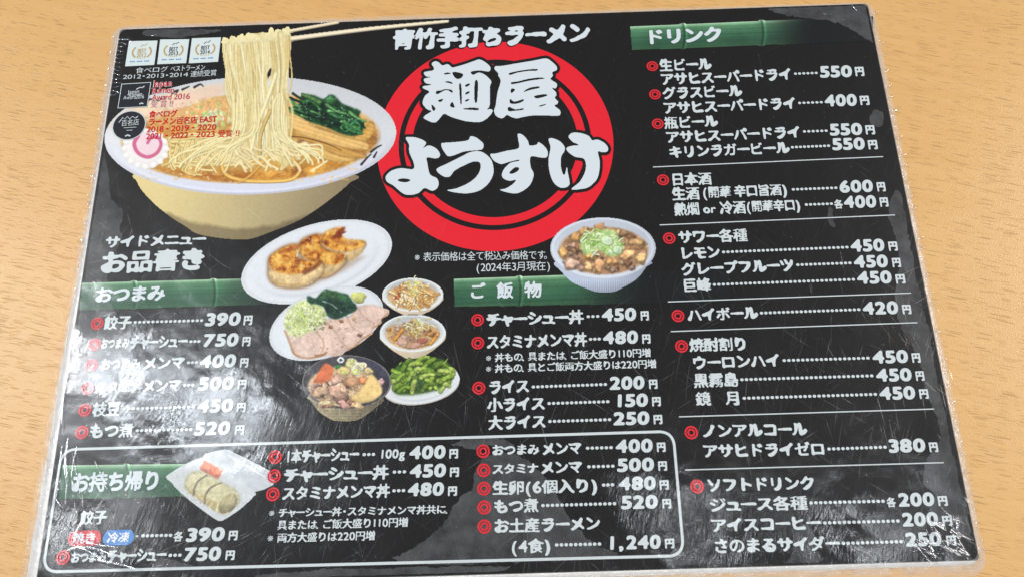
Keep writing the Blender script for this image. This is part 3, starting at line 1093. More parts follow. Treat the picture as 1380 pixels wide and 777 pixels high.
T2 = title_polys([
    [(158, 72), (185, 65), (230, 72), (270, 90), (277, 105), (258, 132), (290, 115), (330, 128), (357, 160), (352, 185), (325, 190), (282, 185), (285, 220), (300, 283), (340, 305),
     (350, 335), (340, 365), (310, 378), (268, 362), (235, 390), (190, 402), (145, 395), (90, 350), (50, 325), (43, 295), (75, 262), (130, 247), (202, 252), (205, 215), (180, 155), (178, 110)],
    [(365, 105), (380, 100), (450, 95), (520, 85), (535, 62), (570, 70), (610, 105), (605, 135), (580, 142), (500, 150), (440, 172), (405, 177), (385, 155), (370, 130)],
    [(340, 250), (400, 220), (480, 180), (540, 152), (600, 152), (650, 190), (668, 240), (665, 290), (635, 340), (590, 375), (530, 392), (460, 390), (398, 375), (450, 365), (520, 335),
     (570, 295), (593, 250), (590, 215), (555, 208), (500, 230), (445, 260), (415, 295), (385, 297), (350, 275)],
    [(650, 165), (680, 162), (750, 145), (815, 130), (812, 80), (810, 47), (840, 55), (870, 90), (878, 115), (920, 110), (930, 95), (965, 120), (985, 155), (975, 185), (940, 185), (885, 180),
     (885, 240), (900, 270), (900, 300), (880, 345), (840, 378), (800, 393), (750, 388), (705, 372), (740, 365), (780, 340), (800, 315), (760, 320), (725, 305), (718, 280), (735, 245),
     (770, 215), (815, 205), (815, 198), (760, 210), (715, 223), (680, 210), (660, 190)],
    [(990, 75), (1020, 75), (1060, 95), (1083, 125), (1080, 150), (1062, 180), (1060, 235), (1072, 280), (1084, 282), (1095, 238), (1100, 270), (1110, 320), (1108, 345), (1085, 360), (1050, 357),
     (1015, 325), (995, 270), (988, 200), (1000, 130), (992, 95)],
    [(1105, 60), (1125, 42), (1170, 42), (1220, 58), (1243, 85), (1270, 80), (1310, 98), (1333, 125), (1330, 150), (1300, 155), (1275, 150), (1285, 200), (1285, 250), (1270, 310), (1225, 355),
     (1180, 368), (1120, 370), (1170, 325), (1200, 270), (1205, 220), (1190, 190), (1140, 180), (1100, 150), (1093, 130), (1120, 118), (1165, 112), (1130, 95), (1110, 75)]], 510, 170, 4.3125)
T2H = title_polys([[(110, 315), (145, 306), (187, 315), (165, 328), (130, 326)], [(760, 274), (790, 244), (816, 244), (812, 262), (780, 279)]], 510, 170, 4.3125)

ts = 0.5
tw, th = int(345 / ts), int(212 / ts)
tY, tX = np.mgrid[0:th, 0:tw]
tX, tY = 500 + tX * ts, 68 + tY * ts
tm = np.zeros((th, tw))
for p in T1 + T2:
    tm = np.maximum(tm, poly_mask(smooth_poly(p, 4), tX, tY))
solid = tm.copy()
for p in T1H + T2H:
    tm = tm * (1 - poly_mask(smooth_poly(p, 3), tX, tY))
tm = gauss(tm, 1.1)
mb = MB()
add_field(mb, dilate(solid, 4.2 / ts), 500, 68, ts, Z_BACK, 0.5)
mb.build('name_outline', M_OUTL, emblem)
mb = MB()
add_field(mb, tm, 500, 68, ts, Z_TEXT)
mb.build('shop_name', M_TITLE, emblem)
mb = MB()
text_run(mb, '青竹手打ちラーメン', 529.5, 55, 795, 45, 26, Z_BACK, 0.12, 0.10, 0.9, 80)
ol = mb.build('tagline_outline', M_OUTL, None)
mb = MB()
text_run(mb, '青竹手打ちラーメン', 529.5, 55, 795, 45, 26, Z_TEXT, 0.08, 0.10, 0.55, 80)
tag = mb.build('tagline', M_TITLE, menu)
ol.parent = tag

# ------------------------------------------------------------------ rules and the takeaway frame
for x0, y0, x1, y1 in ((880, 225.5, 1190, 211.5), (889, 303.5, 1206, 290), (900, 406.5, 1227.6, 394.7), (904, 446.3, 1236, 434.3), (915, 561, 1258.5, 550.5), (923, 632.6, 1271.6, 622.7)):
    mb = MB()
    line_strip(mb, [P(x0, y0), P(x1, y1)], 0.00052, Z_LINE)
    mb.build('divider_line', M_TXT, menu)
fp = []
for cx, cy, dx, dy, a0 in ((896, 580.8, 10, 14, 90), (96, 604.6, 12, 14, 180), (65, 769.5, 10, 12, 270), (912, 748.5, 10, 13, 0)):
    ox = cx - dx * (1 if a0 in (90, 0) else -1) * 0.0
    for i in range(9):
        a = math.radians(a0 + (90 * (8 - i) / 8 if False else 90 * i / 8))
        fp.append((cx, cy, dx, dy, a))
frame_pts = []
C4 = {'tr': (907, 580.5), 'tl': (84, 605.2), 'bl': (57.5, 770.0), 'br': (921.5, 748.0)}
A_ = {k: P(*v) for k, v in C4.items()}


def corner(c, a, b, r):
    ua = (a - c) / np.linalg.norm(a - c)
    ub = (b - c) / np.linalg.norm(b - c)
    p0, p2 = c + ua * r, c + ub * r
    return [(1 - t) ** 2 * p0 + 2 * t * (1 - t) * (c * 0.85 + (p0 + p2) * 0.075) + t * t * p2 for t in np.linspace(0, 1, 9)]


frame_pts = corner(A_['tl'], A_['bl'], A_['tr'], 0.0062) + corner(A_['tr'], A_['tl'], A_['br'], 0.0062) + corner(A_['br'], A_['tr'], A_['bl'], 0.0062) + corner(A_['bl'], A_['br'], A_['tl'], 0.0062)
mb = MB()
line_strip(mb, frame_pts, 0.00125, Z_LINE, True)
mb.build('takeaway_frame', M_TXT, menu)

# ------------------------------------------------------------------ headings, items and notes
LETTER = dict(weight=0.064, shear=0.02, nib=0.55)


def runs(rs, z=Z_TEXT, **kw):
    m = MB()
    k = dict(LETTER)
    k.update(kw)
    for r in rs:
        text_run(m, *r, z, **k)
    return m


def price(parent, d, yen, pre=None):
    m = MB()
    text_run(m, *d, Z_OVER, weight=0.066, shear=0.09, nib=0.85)
    if yen:
        text_run(m, *yen, Z_OVER, weight=0.085, shear=0.03, nib=0.8)
    if pre:
        text_run(m, *pre, Z_OVER, weight=0.05)
    m.build('price', M_TXT, parent)


def item(name, dot=None, d=None, yen=None, bul=None, pre=None, kind='menu_item', **kw):
    o = runs(name, **kw).build(kind, M_TXT, menu)
    if bul:
        bullet(o, *bul)
    if dot:
        dots(o, *dot)
    if d:
        price(o, d, yen, pre)
    return o


def Yn(x0, x1, y, h=11.8):
    return ('円', x0, y, x1, y - 0.4, h)


H_ = 'menu_heading'
# drinks
item([('生ビール', 888.5, 89.3, 958.3, 87, 16)], bul=(879, 90), kind=H_)
item([('アサヒスーパードライ', 890, 108, 1067, 100.6, 16)], (1069, 100.2, 1102.5, 99), ('550', 1104, 97.8, 1148.3, 96.6, 14.2), Yn(1152, 1164, 97.3))
item([('グラスビール', 892.6, 126.8, 999.5, 123, 16)], bul=(882.6, 128), kind=H_)
item([('アサヒスーパードライ', 893.6, 146.7, 1073, 139.8, 16)], (1074.5, 139.6, 1109.4, 138.4), ('400', 1110.5, 136.5, 1154.7, 135.3, 14.4), Yn(1158.6, 1171, 136.2))
item([('瓶ビール', 895, 166.8, 967, 163.8, 16)], bul=(886.3, 167.5), kind=H_)
item([('アサヒスーパードライ', 897, 186, 1079, 178.6, 16)], (1081, 178, 1116, 176.8), ('550', 1117.2, 175.6, 1162, 174.4, 14.5), Yn(1166, 1178.4, 175.8))
item([('キリンラガービール', 901, 206, 1063.5, 199.6, 16)], (1065, 199.2, 1119, 197), ('550', 1120.5, 195.2, 1165.5, 194, 14.6), Yn(1169.5, 1182, 195.8))
item([('日本酒', 904, 243, 958.8, 241.2, 16.5)], bul=(893.4, 243), kind=H_)
item([('生酒', 905.5, 262.5, 942.5, 261, 17), ('(開華', 946, 260.3, 985, 258.9, 15), ('辛口旨酒)', 989, 258.6, 1061, 256, 15)], (1066, 256, 1129, 253.6), ('600', 1130.5, 252.3, 1176.4, 251, 14.8), Yn(1181.4, 1192.7, 252.5))
item([('熱燗', 908.5, 283, 942.5, 281.6, 17), ('or', 947, 282.3, 964.7, 281.8, 11), ('冷酒', 970, 281, 1004.7, 279.8, 17), ('(開華辛口)', 1005, 279.2, 1078.7, 276.6, 14.5)],
     (1083.7, 276.4, 1123, 275), ('400', 1136.4, 273, 1180.8, 271.8, 14.9), Yn(1185.3, 1196.5, 273), pre=('各', 1124, 276, 1135.5, 275.6, 11.5))
item([('サワー各種', 913.5, 320.5, 1006.8, 317.2, 17)], bul=(901.7, 321.5), kind=H_)
item([('レモン', 916, 342.3, 970, 340, 17)], (972, 340.2, 1144, 333.4), ('450', 1145.3, 331.8, 1191.8, 330.5, 15), Yn(1197, 1209, 332.4))
item([('グレープフルーツ', 918, 363.5, 1069.8, 357.4, 17)], (1072, 357.3, 1148, 354.6), ('450', 1149.7, 353.2, 1196.5, 352, 15.2), Yn(1202, 1213.4, 354.4))
item([('巨峰', 919.4, 385.2, 958, 383.8, 17.5)], (959.6, 383.7, 1152.7, 376.6), ('450', 1154, 374.6, 1201.6, 373.4, 15.3), Yn(1206.6, 1219.3, 376.2))
item([('ハイボール', 926, 424.8, 1021, 421.2, 17)], (1023, 421.6, 1160, 416.8), ('420', 1161.6, 415.4, 1210.4, 414.2, 15.4), Yn(1215.5, 1227.3, 416.9), bul=(913.5, 425.4))
item([('焼酎割り', 929, 465.2, 1007, 463, 17.5)], bul=(918.4, 466.3), kind=H_)
item([('ウーロンハイ', 932.6, 489, 1051.5, 485.2, 17.5)], (1053.5, 485.4, 1172.4, 482), ('450', 1174.7, 481, 1223.7, 479.8, 15.6), Yn(1228.5, 1239.8, 482, 12.2))
item([('黒霧島', 934.5, 513, 994.9, 511.2, 18.5)], (996.5, 511.2, 1177.5, 505.8), ('450', 1179.5, 505.4, 1228.5, 504.2, 15.7), Yn(1233.6, 1245, 506.3, 12.2))
item([('鏡　月', 937.4, 537.4, 997.7, 535.8, 18)], (999.7, 536.2, 1182.4, 530.7), ('450', 1184, 529.8, 1233.3, 528.5, 15.8), Yn(1238.4, 1250.6, 530.6, 12.2))
item([('ノンアルコール', 945.3, 580.8, 1087, 577.6, 18)], bul=(931.4, 582.3), kind=H_)
item([('アサヒドライゼロ', 946.7, 607.6, 1111.8, 604.2, 18)], (1113.8, 604.5, 1195.4, 601.8), ('380', 1196.5, 600.6, 1247, 599.2, 16.3), Yn(1251.7, 1263.4, 602.2, 12.4))
item([('ソフトドリンク', 952, 653.7, 1098, 650.2, 18.5)], bul=(939.3, 654.8), kind=H_)
item([('ジュース各種', 955.7, 680.3, 1087.8, 677, 18.5)], (1089.6, 677, 1192.9, 674.6), ('200', 1209.6, 673.2, 1259, 671.8, 16.4), Yn(1263.5, 1276.3, 674.5, 12.6), pre=('各', 1194.6, 676.6, 1206.8, 676.2, 12.5))
item([('アイスコーヒー', 957.4, 707.8, 1106, 703.8, 18.5)], (1108, 704, 1213, 701.2), ('200', 1214.8, 699.8, 1264.2, 698.4, 16.6), Yn(1269.4, 1282.6, 701.2, 12.6))
item([('さのまるサイダー', 960.9, 735.6, 1131.3, 731.6, 19)], (1133, 731.5, 1217.2, 729), ('250', 1219, 726.6, 1268.7, 725.2, 16.8), Yn(1275, 1287.8, 727.8, 12.6))
# side dishes
item([('サイドメニュー', 142, 327.2, 277.8, 322.2, 15.5)], kind=H_)
item([('お品書き', 136, 355.3, 277.6, 349, 28)], kind=H_, R=80)
item([('餃子', 141, 435.4, 177.4, 434, 17.5)], (179.7, 434, 275, 431.5), ('390', 276.8, 430.6, 325.3, 429.2, 15.8), Yn(328.6, 340.4, 431.4, 12.2), bul=(131.5, 435.7))
item([('おつまみ', 136.5, 463.2, 174.5, 462.2, 13), ('チャーシュー', 175.2, 462, 253, 459.6, 17)], (255, 460, 271, 459.6), ('750', 273.8, 458.6, 322.3, 457.2, 15.8), Yn(326.8, 337.8, 460, 12), bul=(127.8, 464))
item([('おつまみ', 136, 491.2, 190, 489.8, 14.5), ('メンマ', 193, 489.8, 249.3, 488.2, 17)], (251.7, 488.4, 267.7, 488), ('400', 269.4, 487, 319, 485.6, 15.8), Yn(323.8, 335, 488.6, 12), bul=(123.8, 492))
item([('スタミナ', 128.8, 522.4, 190, 520.6, 14.5), ('メンマ', 192, 520.6, 244.5, 518.6, 17)], (246.5, 518.8, 263, 518.4), ('500', 267.2, 517, 316.3, 515.6, 16), Yn(321, 332.4, 517.6, 12), bul=(118.8, 523))
item([('枝豆', 125.5, 551.8, 162.3, 550.8, 18.5)], (164.7, 550.6, 264, 547.8), ('450', 266, 547, 315.3, 545.6, 16.2), Yn(319.6, 331.3, 548.8, 12), bul=(114.8, 552))
item([('もつ煮', 121, 581, 180.7, 579.2, 18.5)], (182.4, 579.8, 260.4, 578.2), ('520', 262, 577.4, 311.2, 576, 16.4), Yn(317, 329.4, 579, 12), bul=(111, 582))
# rice
item([('チャーシュー丼', 655.4, 431, 786.6, 426.8, 18)], (789.5, 426.4, 808.6, 425.8), ('450', 810.3, 424.3, 857.8, 423, 15.7), Yn(863.2, 874.2, 425.3, 12), bul=(643.7, 431))
item([('スタミナメンマ丼', 655.4, 461.2, 791, 457.2, 18)], (793, 456.8, 810.3, 456.3), ('480', 812, 455, 860.2, 453.8, 15.8), Yn(865.2, 876.4, 456.5, 12), bul=(644, 461.8))
item([('※丼もの、具または、ご飯大盛り110円増', 654.8, 482.2, 877.2, 474.9, 11.5)], kind='note', weight=0.045)
item([('※丼もの、具とご飯両方大盛りは220円増', 654.8, 496.7, 884.6, 489.8, 11.5)], kind='note', weight=0.045)
item([('ライス', 657.8, 522, 713.3, 519.6, 18)], (715.8, 521, 818.7, 517.4), ('200', 821, 516.2, 868.9, 515, 16), Yn(874.4, 885.8, 517.4, 12), bul=(645.4, 522.4))
item([('小ライス', 657, 545.8, 734.7, 543, 18)], (737, 543.2, 822, 540.6), ('150', 828.7, 539.6, 873.6, 538.4, 16), Yn(878.6, 890.3, 540.8, 12))
item([('大ライス', 657.8, 570, 735.7, 567.2, 18)], (738, 567.4, 824.4, 564.8), ('250', 826, 563.8, 875.6, 562.6, 16.2), Yn(880.6, 892.4, 564.9, 12))
# takeaway
item([('餃子', 108.8, 697.8, 144.6, 696, 18)], kind=H_)
pill_rows = ((92, 136.5, 725, 724, M_PRED, '焼き', 'red_pill'), (139, 180.7, 724, 723, M_BLUE, '冷凍', 'blue_pill'))
for x0, x1, ya, yb, mat, word, nm in pill_rows:
    a, b = P(x0, ya), P(x1, yb)
    hh = px_len((x0 + x1) / 2, ya, 20.5) / 2
    u = (b - a) / np.linalg.norm(b - a)
    v = np.array([-u[1], u[0]])
    r = hh * 0.85
    pp = []
    for c, a0 in ((b - u * r, -90), (a + u * r, 90)):
        for i in range(13):
            t = math.radians(a0 + 180 * i / 12)
            pp.append(c + u * r * math.cos(t) + v * hh * math.sin(t))
    mb = MB()
    mb.add([(*p, Z_LINE) for p in pp], [tuple(range(len(pp)))])
    pill = mb.build(nm, mat, menu)
    runs([(word, x0 + 6, ya, x1 - 6, yb, 14)], weight=0.045).build('pill_word', M_WHITE, pill)
item([('おつまみ', 96, 751, 144, 749.4, 14), ('チャーシュー', 145, 749.2, 224.5, 746.8, 18)], (226.6, 747.6, 246, 747.2), ('750', 247.7, 746.6, 298.9, 745, 16.8), Yn(304.3, 316.6, 747.6, 12.4), bul=(85.3, 750.5))
item([('・', 182, 722, 188, 722, 8)], (190, 721.2, 233.3, 720.6), ('390', 251, 720.4, 303.9, 718.8, 16.8), Yn(308.4, 320.6, 721, 12.4), pre=('各', 234.6, 722.6, 246.9, 722.2, 13), kind='price_line')
item([('1本チャーシュー', 385.5, 615, 484, 611.6, 18)], (487.9, 612, 506.5, 611.6), ('400', 551.3, 609.6, 601.1, 608.2, 16.2), Yn(605.5, 617.4, 611, 12.2), bul=(371.2, 615.3), pre=('100g', 512, 611.4, 546.5, 610.6, 11.5))
item([('チャーシュー丼', 382.6, 640.2, 524, 636, 18.5)], (528.4, 635.6, 548.5, 635), ('450', 551.8, 634.4, 601.7, 633, 16.4), Yn(606.3, 618.6, 635.8, 12.2), bul=(369.8, 640.9))
item([('スタミナメンマ丼', 380, 664.8, 525.7, 661, 18)], (528, 660.8, 547, 660.2), ('480', 549.2, 659.4, 599, 658, 16.4), Yn(603.8, 616, 661.2, 12.2), bul=(368, 665.4))
item([('※チャーシュー丼・スタミナメンマ丼共に、', 362.6, 690.8, 608, 685.6, 12)], kind='note', weight=0.045)
item([('具または、ご飯大盛り110円増', 373.8, 707.3, 550.5, 703, 12.5)], kind='note', weight=0.045)
item([('※両方大盛りは220円増', 360.8, 724.6, 506, 721, 12.5)], kind='note', weight=0.045)
item([('おつまみ', 663, 606.4, 727, 604.8, 14), ('メンマ', 730, 604.8, 783.7, 603, 17)], (788.7, 603.4, 826.5, 602.4), ('400', 829, 601, 880, 599.6, 16.4), Yn(885, 896.7, 602.2, 12.2), bul=(651.2, 607.4))
item([('スタミナ', 663, 632, 726, 630, 13.5), ('メンマ', 728, 630.2, 784.7, 628.4, 17)], (790.4, 628.4, 829, 627.4), ('500', 831, 626.4, 881.8, 625, 16.4), Yn(886.8, 898.7, 627.4, 12.2), bul=(651.9, 633))
item([('生卵(6個入り)', 663.6, 657.6, 806, 653.4, 18)], (810.5, 653, 828.2, 652.4), ('480', 833.2, 651.4, 884, 650, 16.5), Yn(888.6, 901, 653, 12.4), bul=(652.2, 657.6))
item([('もつ煮', 665.3, 682.4, 725.8, 680.2, 18)], (728.5, 680.6, 831.2, 677.8), ('520', 836.3, 676.6, 886.8, 675.2, 16.6), Yn(892.4, 904.4, 678.2, 12.4), bul=(652.6, 683))
item([('お土産ラーメン', 665.6, 708.6, 809, 704.6, 18.5)], bul=(652.9, 708.8), kind=H_)
item([('(4食)', 688, 736.4, 742.9, 734.4, 18.5)], (747, 733.6, 811, 732.2), ('1,240', 818.8, 731, 890.8, 729.2, 17), Yn(895.8, 908.6, 731.8, 12.6))
# notice
item([('※表示価格は全て税込み価格です。', 559, 347, 742, 343.8, 12)], kind='note', weight=0.006, shear=0.0, nib=1.0)
item([('(2024年3月現在)', 641, 361, 742.4, 358.4, 12.5)], kind='note', weight=0.006, shear=0.0, nib=1.0)

# ------------------------------------------------------------------ awards
for (pts, yr_, ink, gold) in (([(174, 56), (212.5, 55.2), (208, 88), (168.7, 90)], '2012', M_GOLD, M_GOLD),
                              ([(216, 53.8), (255.2, 53.4), (251, 85.6), (212, 87.2)], '2013', M_DARK, M_GOLD),
                              ([(258.8, 52.2), (298, 50.8), (294, 83.8), (254.5, 86)], '2014', M_DARK, M_GOLD)):
    p = np.array(pts)

    def bp_(u, v):
        return tuple((1 - v) * ((1 - u) * p[0] + u * p[1]) + v * ((1 - u) * p[3] + u * p[2]))
    mb = MB()
    q = [P(*x) for x in pts]
    mb.add([(*a, Z_LINE) for a in q], [(3, 2, 1, 0)])
    bd = mb.build('award_badge', M_BADGE, menu)
    mb = MB()
    text_run(mb, 'BEST', *bp_(0.36, 0.40), *bp_(0.66, 0.40), 5.2, Z_TEXT, weight=0.02, shear=0)
    text_run(mb, yr_, *bp_(0.34, 0.58), *bp_(0.68, 0.58), 5.2, Z_TEXT, weight=0.02, shear=0)
    line_strip(mb, [P(*bp_(0.44, 0.24)), P(*bp_(0.52, 0.16)), P(*bp_(0.57, 0.20)), P(*bp_(0.66, 0.11))], 0.0004, Z_TEXT)
    mb.build('badge_words', ink, bd)
    mb = MB()
    for s_ in (-1, 1):
        for i in range(7):
            a = math.radians(-38 + 14 * i)
            cx_, cy_ = 0.51 + s_ * 0.32 * math.cos(a), 0.45 + 0.27 * math.sin(a)
            add_disc(mb, P(*bp_(cx_, cy_)), 0.00062, Z_TEXT, 8, 0.8)
    for i in range(5):
        add_disc(mb, P(*bp_(0.38 + 0.065 * i, 0.70)), 0.0003, Z_TEXT, 6)
    mb.build('laurel', gold, bd)
    mb = MB()
    for i in range(12):
        if i % 4 != 3:
            line_strip(mb, [P(*bp_(0.14 + i * 0.062, 0.83)), P(*bp_(0.14 + i * 0.062 + 0.05, 0.83))], 0.0006, Z_TEXT)
    mb.build('fine_print', M_BLUE, bd)
item([('食べログ', 183, 96, 227, 93.8, 7.6), ('ベストラーメン', 230, 93.6, 277, 91.3, 7.6)], kind='award_text', weight=0.02, shear=0.0)
item([('2012・2013・2014', 165.8, 104.6, 254, 101, 6.6), ('連続受賞', 257, 100.8, 292.4, 98.6, 8)], kind='award_text', weight=0.02, shear=0.0)

q4 = [(163.7, 113.5), (204.3, 111), (199, 145), (158.5, 147)]
mb = MB()
mb.add([(*P(*a), Z_LINE) for a in q4], [(3, 2, 1, 0)])
bd = mb.build('award_plaque', M_NAVY, menu)
mb = MB()
line_strip(mb, [P(164.3, 114.1), P(203.6, 111.7), P(198.5, 144.3), P(159.2, 146.3)], 0.00055, Z_TEXT, True)
text_run(mb, 'Japan', 171.5, 125, 188, 123.4, 5.2, Z_TEXT, weight=0.0, shear=0)
text_run(mb, 'Ramen', 174, 128.8, 192, 127.2, 5.2, Z_TEXT, weight=0.0, shear=0)
text_run(mb, 'Award2016', 166.5, 132.4, 194.5, 130.6, 5.0, Z_TEXT, weight=0.0, shear=0)
line_strip(mb, [P(184, 121), P(189, 118.4), P(192, 118.8), P(195, 116.5)], 0.0006, Z_TEXT)
line_strip(mb, [P(188, 141), P(191, 139.5), P(193.5, 140.5)], 0.0007, Z_TEXT)
mb.build('plaque_words', M_TXT, bd)
dc = P(174.3, 169.6)
dr = px_len(174, 169, 38.5) / 2
mb = MB()
add_disc(mb, dc, dr, Z_LINE, 48)
bd = mb.build('award_disc', M_NAVY, menu)
mb = MB()
add_ring(mb, dc, dr * 0.965, dr * 1.02, Z_OVER, 48)
text_run(mb, '百名店', 163.7, 167, 188, 165, 8.2, Z_OVER, weight=0.012, shear=0)
line_strip(mb, [P(160.5, 166), P(166, 159), P(168.5, 161.5), P(172, 157.5), P(175, 161), P(179, 157.5), P(182.5, 160), P(187, 156.5), P(184.5, 159.5)], 0.0004, Z_OVER)
line_strip(mb, [P(167, 173), P(184, 172)], 0.0003, Z_OVER)
line_strip(mb, [P(171, 176.4), P(179, 176)], 0.0003, Z_OVER)
line_strip(mb, [P(169, 184.5), P(172, 182.6), P(176, 184)], 0.0008, Z_OVER)
mb.build('disc_words', M_TXT, bd)


def award_red(rs, w=0.02, halo=True):
    m = MB()
    for r in rs:
        text_run(m, *r, Z_TEXT, weight=w, shear=0.0)
    o = m.build('award_red_text', M_AWARD, menu)
    if halo:
        m = MB()
        for r in rs:
            text_run(m, *r, Z_HALO, weight=w + 0.05, shear=0.0)
        m.build('white_outline', M_BADGE, o)


award_red([('Japan', 205, 113.6, 232.7, 112.4, 8.4)])
award_red([('Ramen', 205, 122.8, 235.4, 121.6, 8.0)])
award_red([('Award', 205, 131.8, 231.5, 131, 7.8), ('2016', 234.5, 130.9, 256.4, 130.1, 7.6)])
award_red([('受', 203.4, 141.3, 212.5, 141, 9), ('賞', 216, 140.9, 225, 140.6, 9), ('!!', 228.4, 140.4, 234.3, 140.2, 7.8)])
award_red([('食べログ', 201, 155, 239, 153.4, 9.2)], 0.036, False)
award_red([('ラーメン百名店', 200, 165.2, 266.5, 162.2, 9.4), ('EAST', 269.5, 161.8, 292.6, 160.8, 7.8)], 0.036, False)
award_red([('2018', 198, 175.2, 221, 174.2, 7.6), ('・', 222, 174.4, 229.5, 174, 8), ('2019', 231, 173.8, 255, 172.9, 7.6), ('・', 256.5, 173, 264.5, 172.6, 8), ('2020', 266.5, 172.4, 292, 171.5, 7.6)], 0.026, False)
award_red([('2021', 197, 184.4, 219, 183.5, 7.6), ('・', 221, 183.6, 228.5, 183.2, 8), ('2022', 230.5, 183.2, 254, 182.4, 7.6), ('・', 255, 182.4, 262.5, 182, 8), ('2023', 264.5, 182, 290, 181, 7.6),
           ('受賞', 294, 181.2, 313.5, 180.4, 9.4), ('!!', 317, 180.2, 323.6, 180, 8)], 0.026, False)
# ------------------------------------------------------------------ printed bamboo banners
def banner(tl, bl, tr, br, nodes, fade0, fade1, seed, words):
    x0, x1 = min(tl[0], bl[0]) - 2, max(tr[0], br[0]) + 2
    y0, y1 = min(tl[1], tr[1]) - 5, max(bl[1], br[1]) + 3
    p = Pic(x0, y0, x1, y1, 0.8)
    u = (p.X - tl[0]) / (tr[0] - tl[0])
    y0 = tl[1] - 5.0
    p.Y = p.Y - p.y0 + y0 + (tr[1] - tl[1]) * u
    top = tl[1] + (tr[1] - tl[1]) * u
    bot = bl[1] + (br[1] - bl[1]) * u
    bump = np.zeros_like(u)
    for nx in nodes:
        bump += 1.8 * np.exp(-((p.X - nx) / 3.0) ** 2)
    v = (p.Y - (top - bump)) / (bot - top + 2 * bump)
    left = tl[0] + (bl[0] - tl[0]) * v
    g = np.stack([np.interp(v, [0, 0.07, 0.16, 0.45, 0.8, 1], c) for c in ((182, 128, 84, 60, 46, 58), (208, 172, 132, 106, 86, 96), (180, 136, 98, 78, 64, 68))], -1)
    st = fbm((p.H, 4), 1.0, seed, 3)[:, :1] * 0.30 + 0.85 + (p.n(30, seed + 1, 3) - 0.5) * 0.24 + (p.n(3, seed + 2, 2) - 0.5) * 0.08
    g = g * st[..., None]
    for nx in nodes:
        d = p.X - nx - 2.5 * np.sin(np.clip(v, 0, 1) * 3.1)
        g = g * (1 - 0.34 * np.exp(-(d / 1.4) ** 2) + 0.30 * np.exp(-((d - 3.2) / 1.6) ** 2))[..., None]
    f = np.clip((p.X - fade0) / (fade1 - fade0), 0, 1)
    f = (f * f * (3 - 2 * f))[..., None]
    g = g * (1 - f) + np.array([19., 23, 25]) * f
    m = ((v > 0) & (v < 1) & (p.X > left) & (p.X < x1 - 2)).astype(float)
    p.put(m, g, 0)
    o = p.build('bamboo_banner', ['bamboo_banner'], menu, Z_RING)
    runs(words, weight=0.052, nib=0.8, R=70).build('banner_words', M_TITLE, o)
    return o


Z_SAVE = Z_PIC
banner((848.9, 35.6), (851.4, 68), (1168, 22), (1176, 56), (920, 1026), 1010, 1100, 51, [('ドリンク', 869, 51.2, 974, 46.8, 20)])
banner((110.4, 380.5), (106, 417.5), (372, 373.5), (370, 409.5), (180, 287), 290, 395, 52, [('おつまみ', 128.5, 398.2, 222.8, 394.6, 20)])
banner((611.3, 375.2), (612, 413), (980, 362), (983, 407), (699,), 745, 880, 53, [('ご', 632.7, 393, 654, 392, 20.5), ('飯', 669.5, 392, 691.5, 391.2, 21), ('物', 706.8, 391, 730, 390.2, 21)])
banner((83.7, 625.8), (78.5, 672), (268, 623.5), (262, 667.5), (170,), 330, 420, 54, [('お持ち帰り', 97, 650.2, 217, 646.8, 25)])


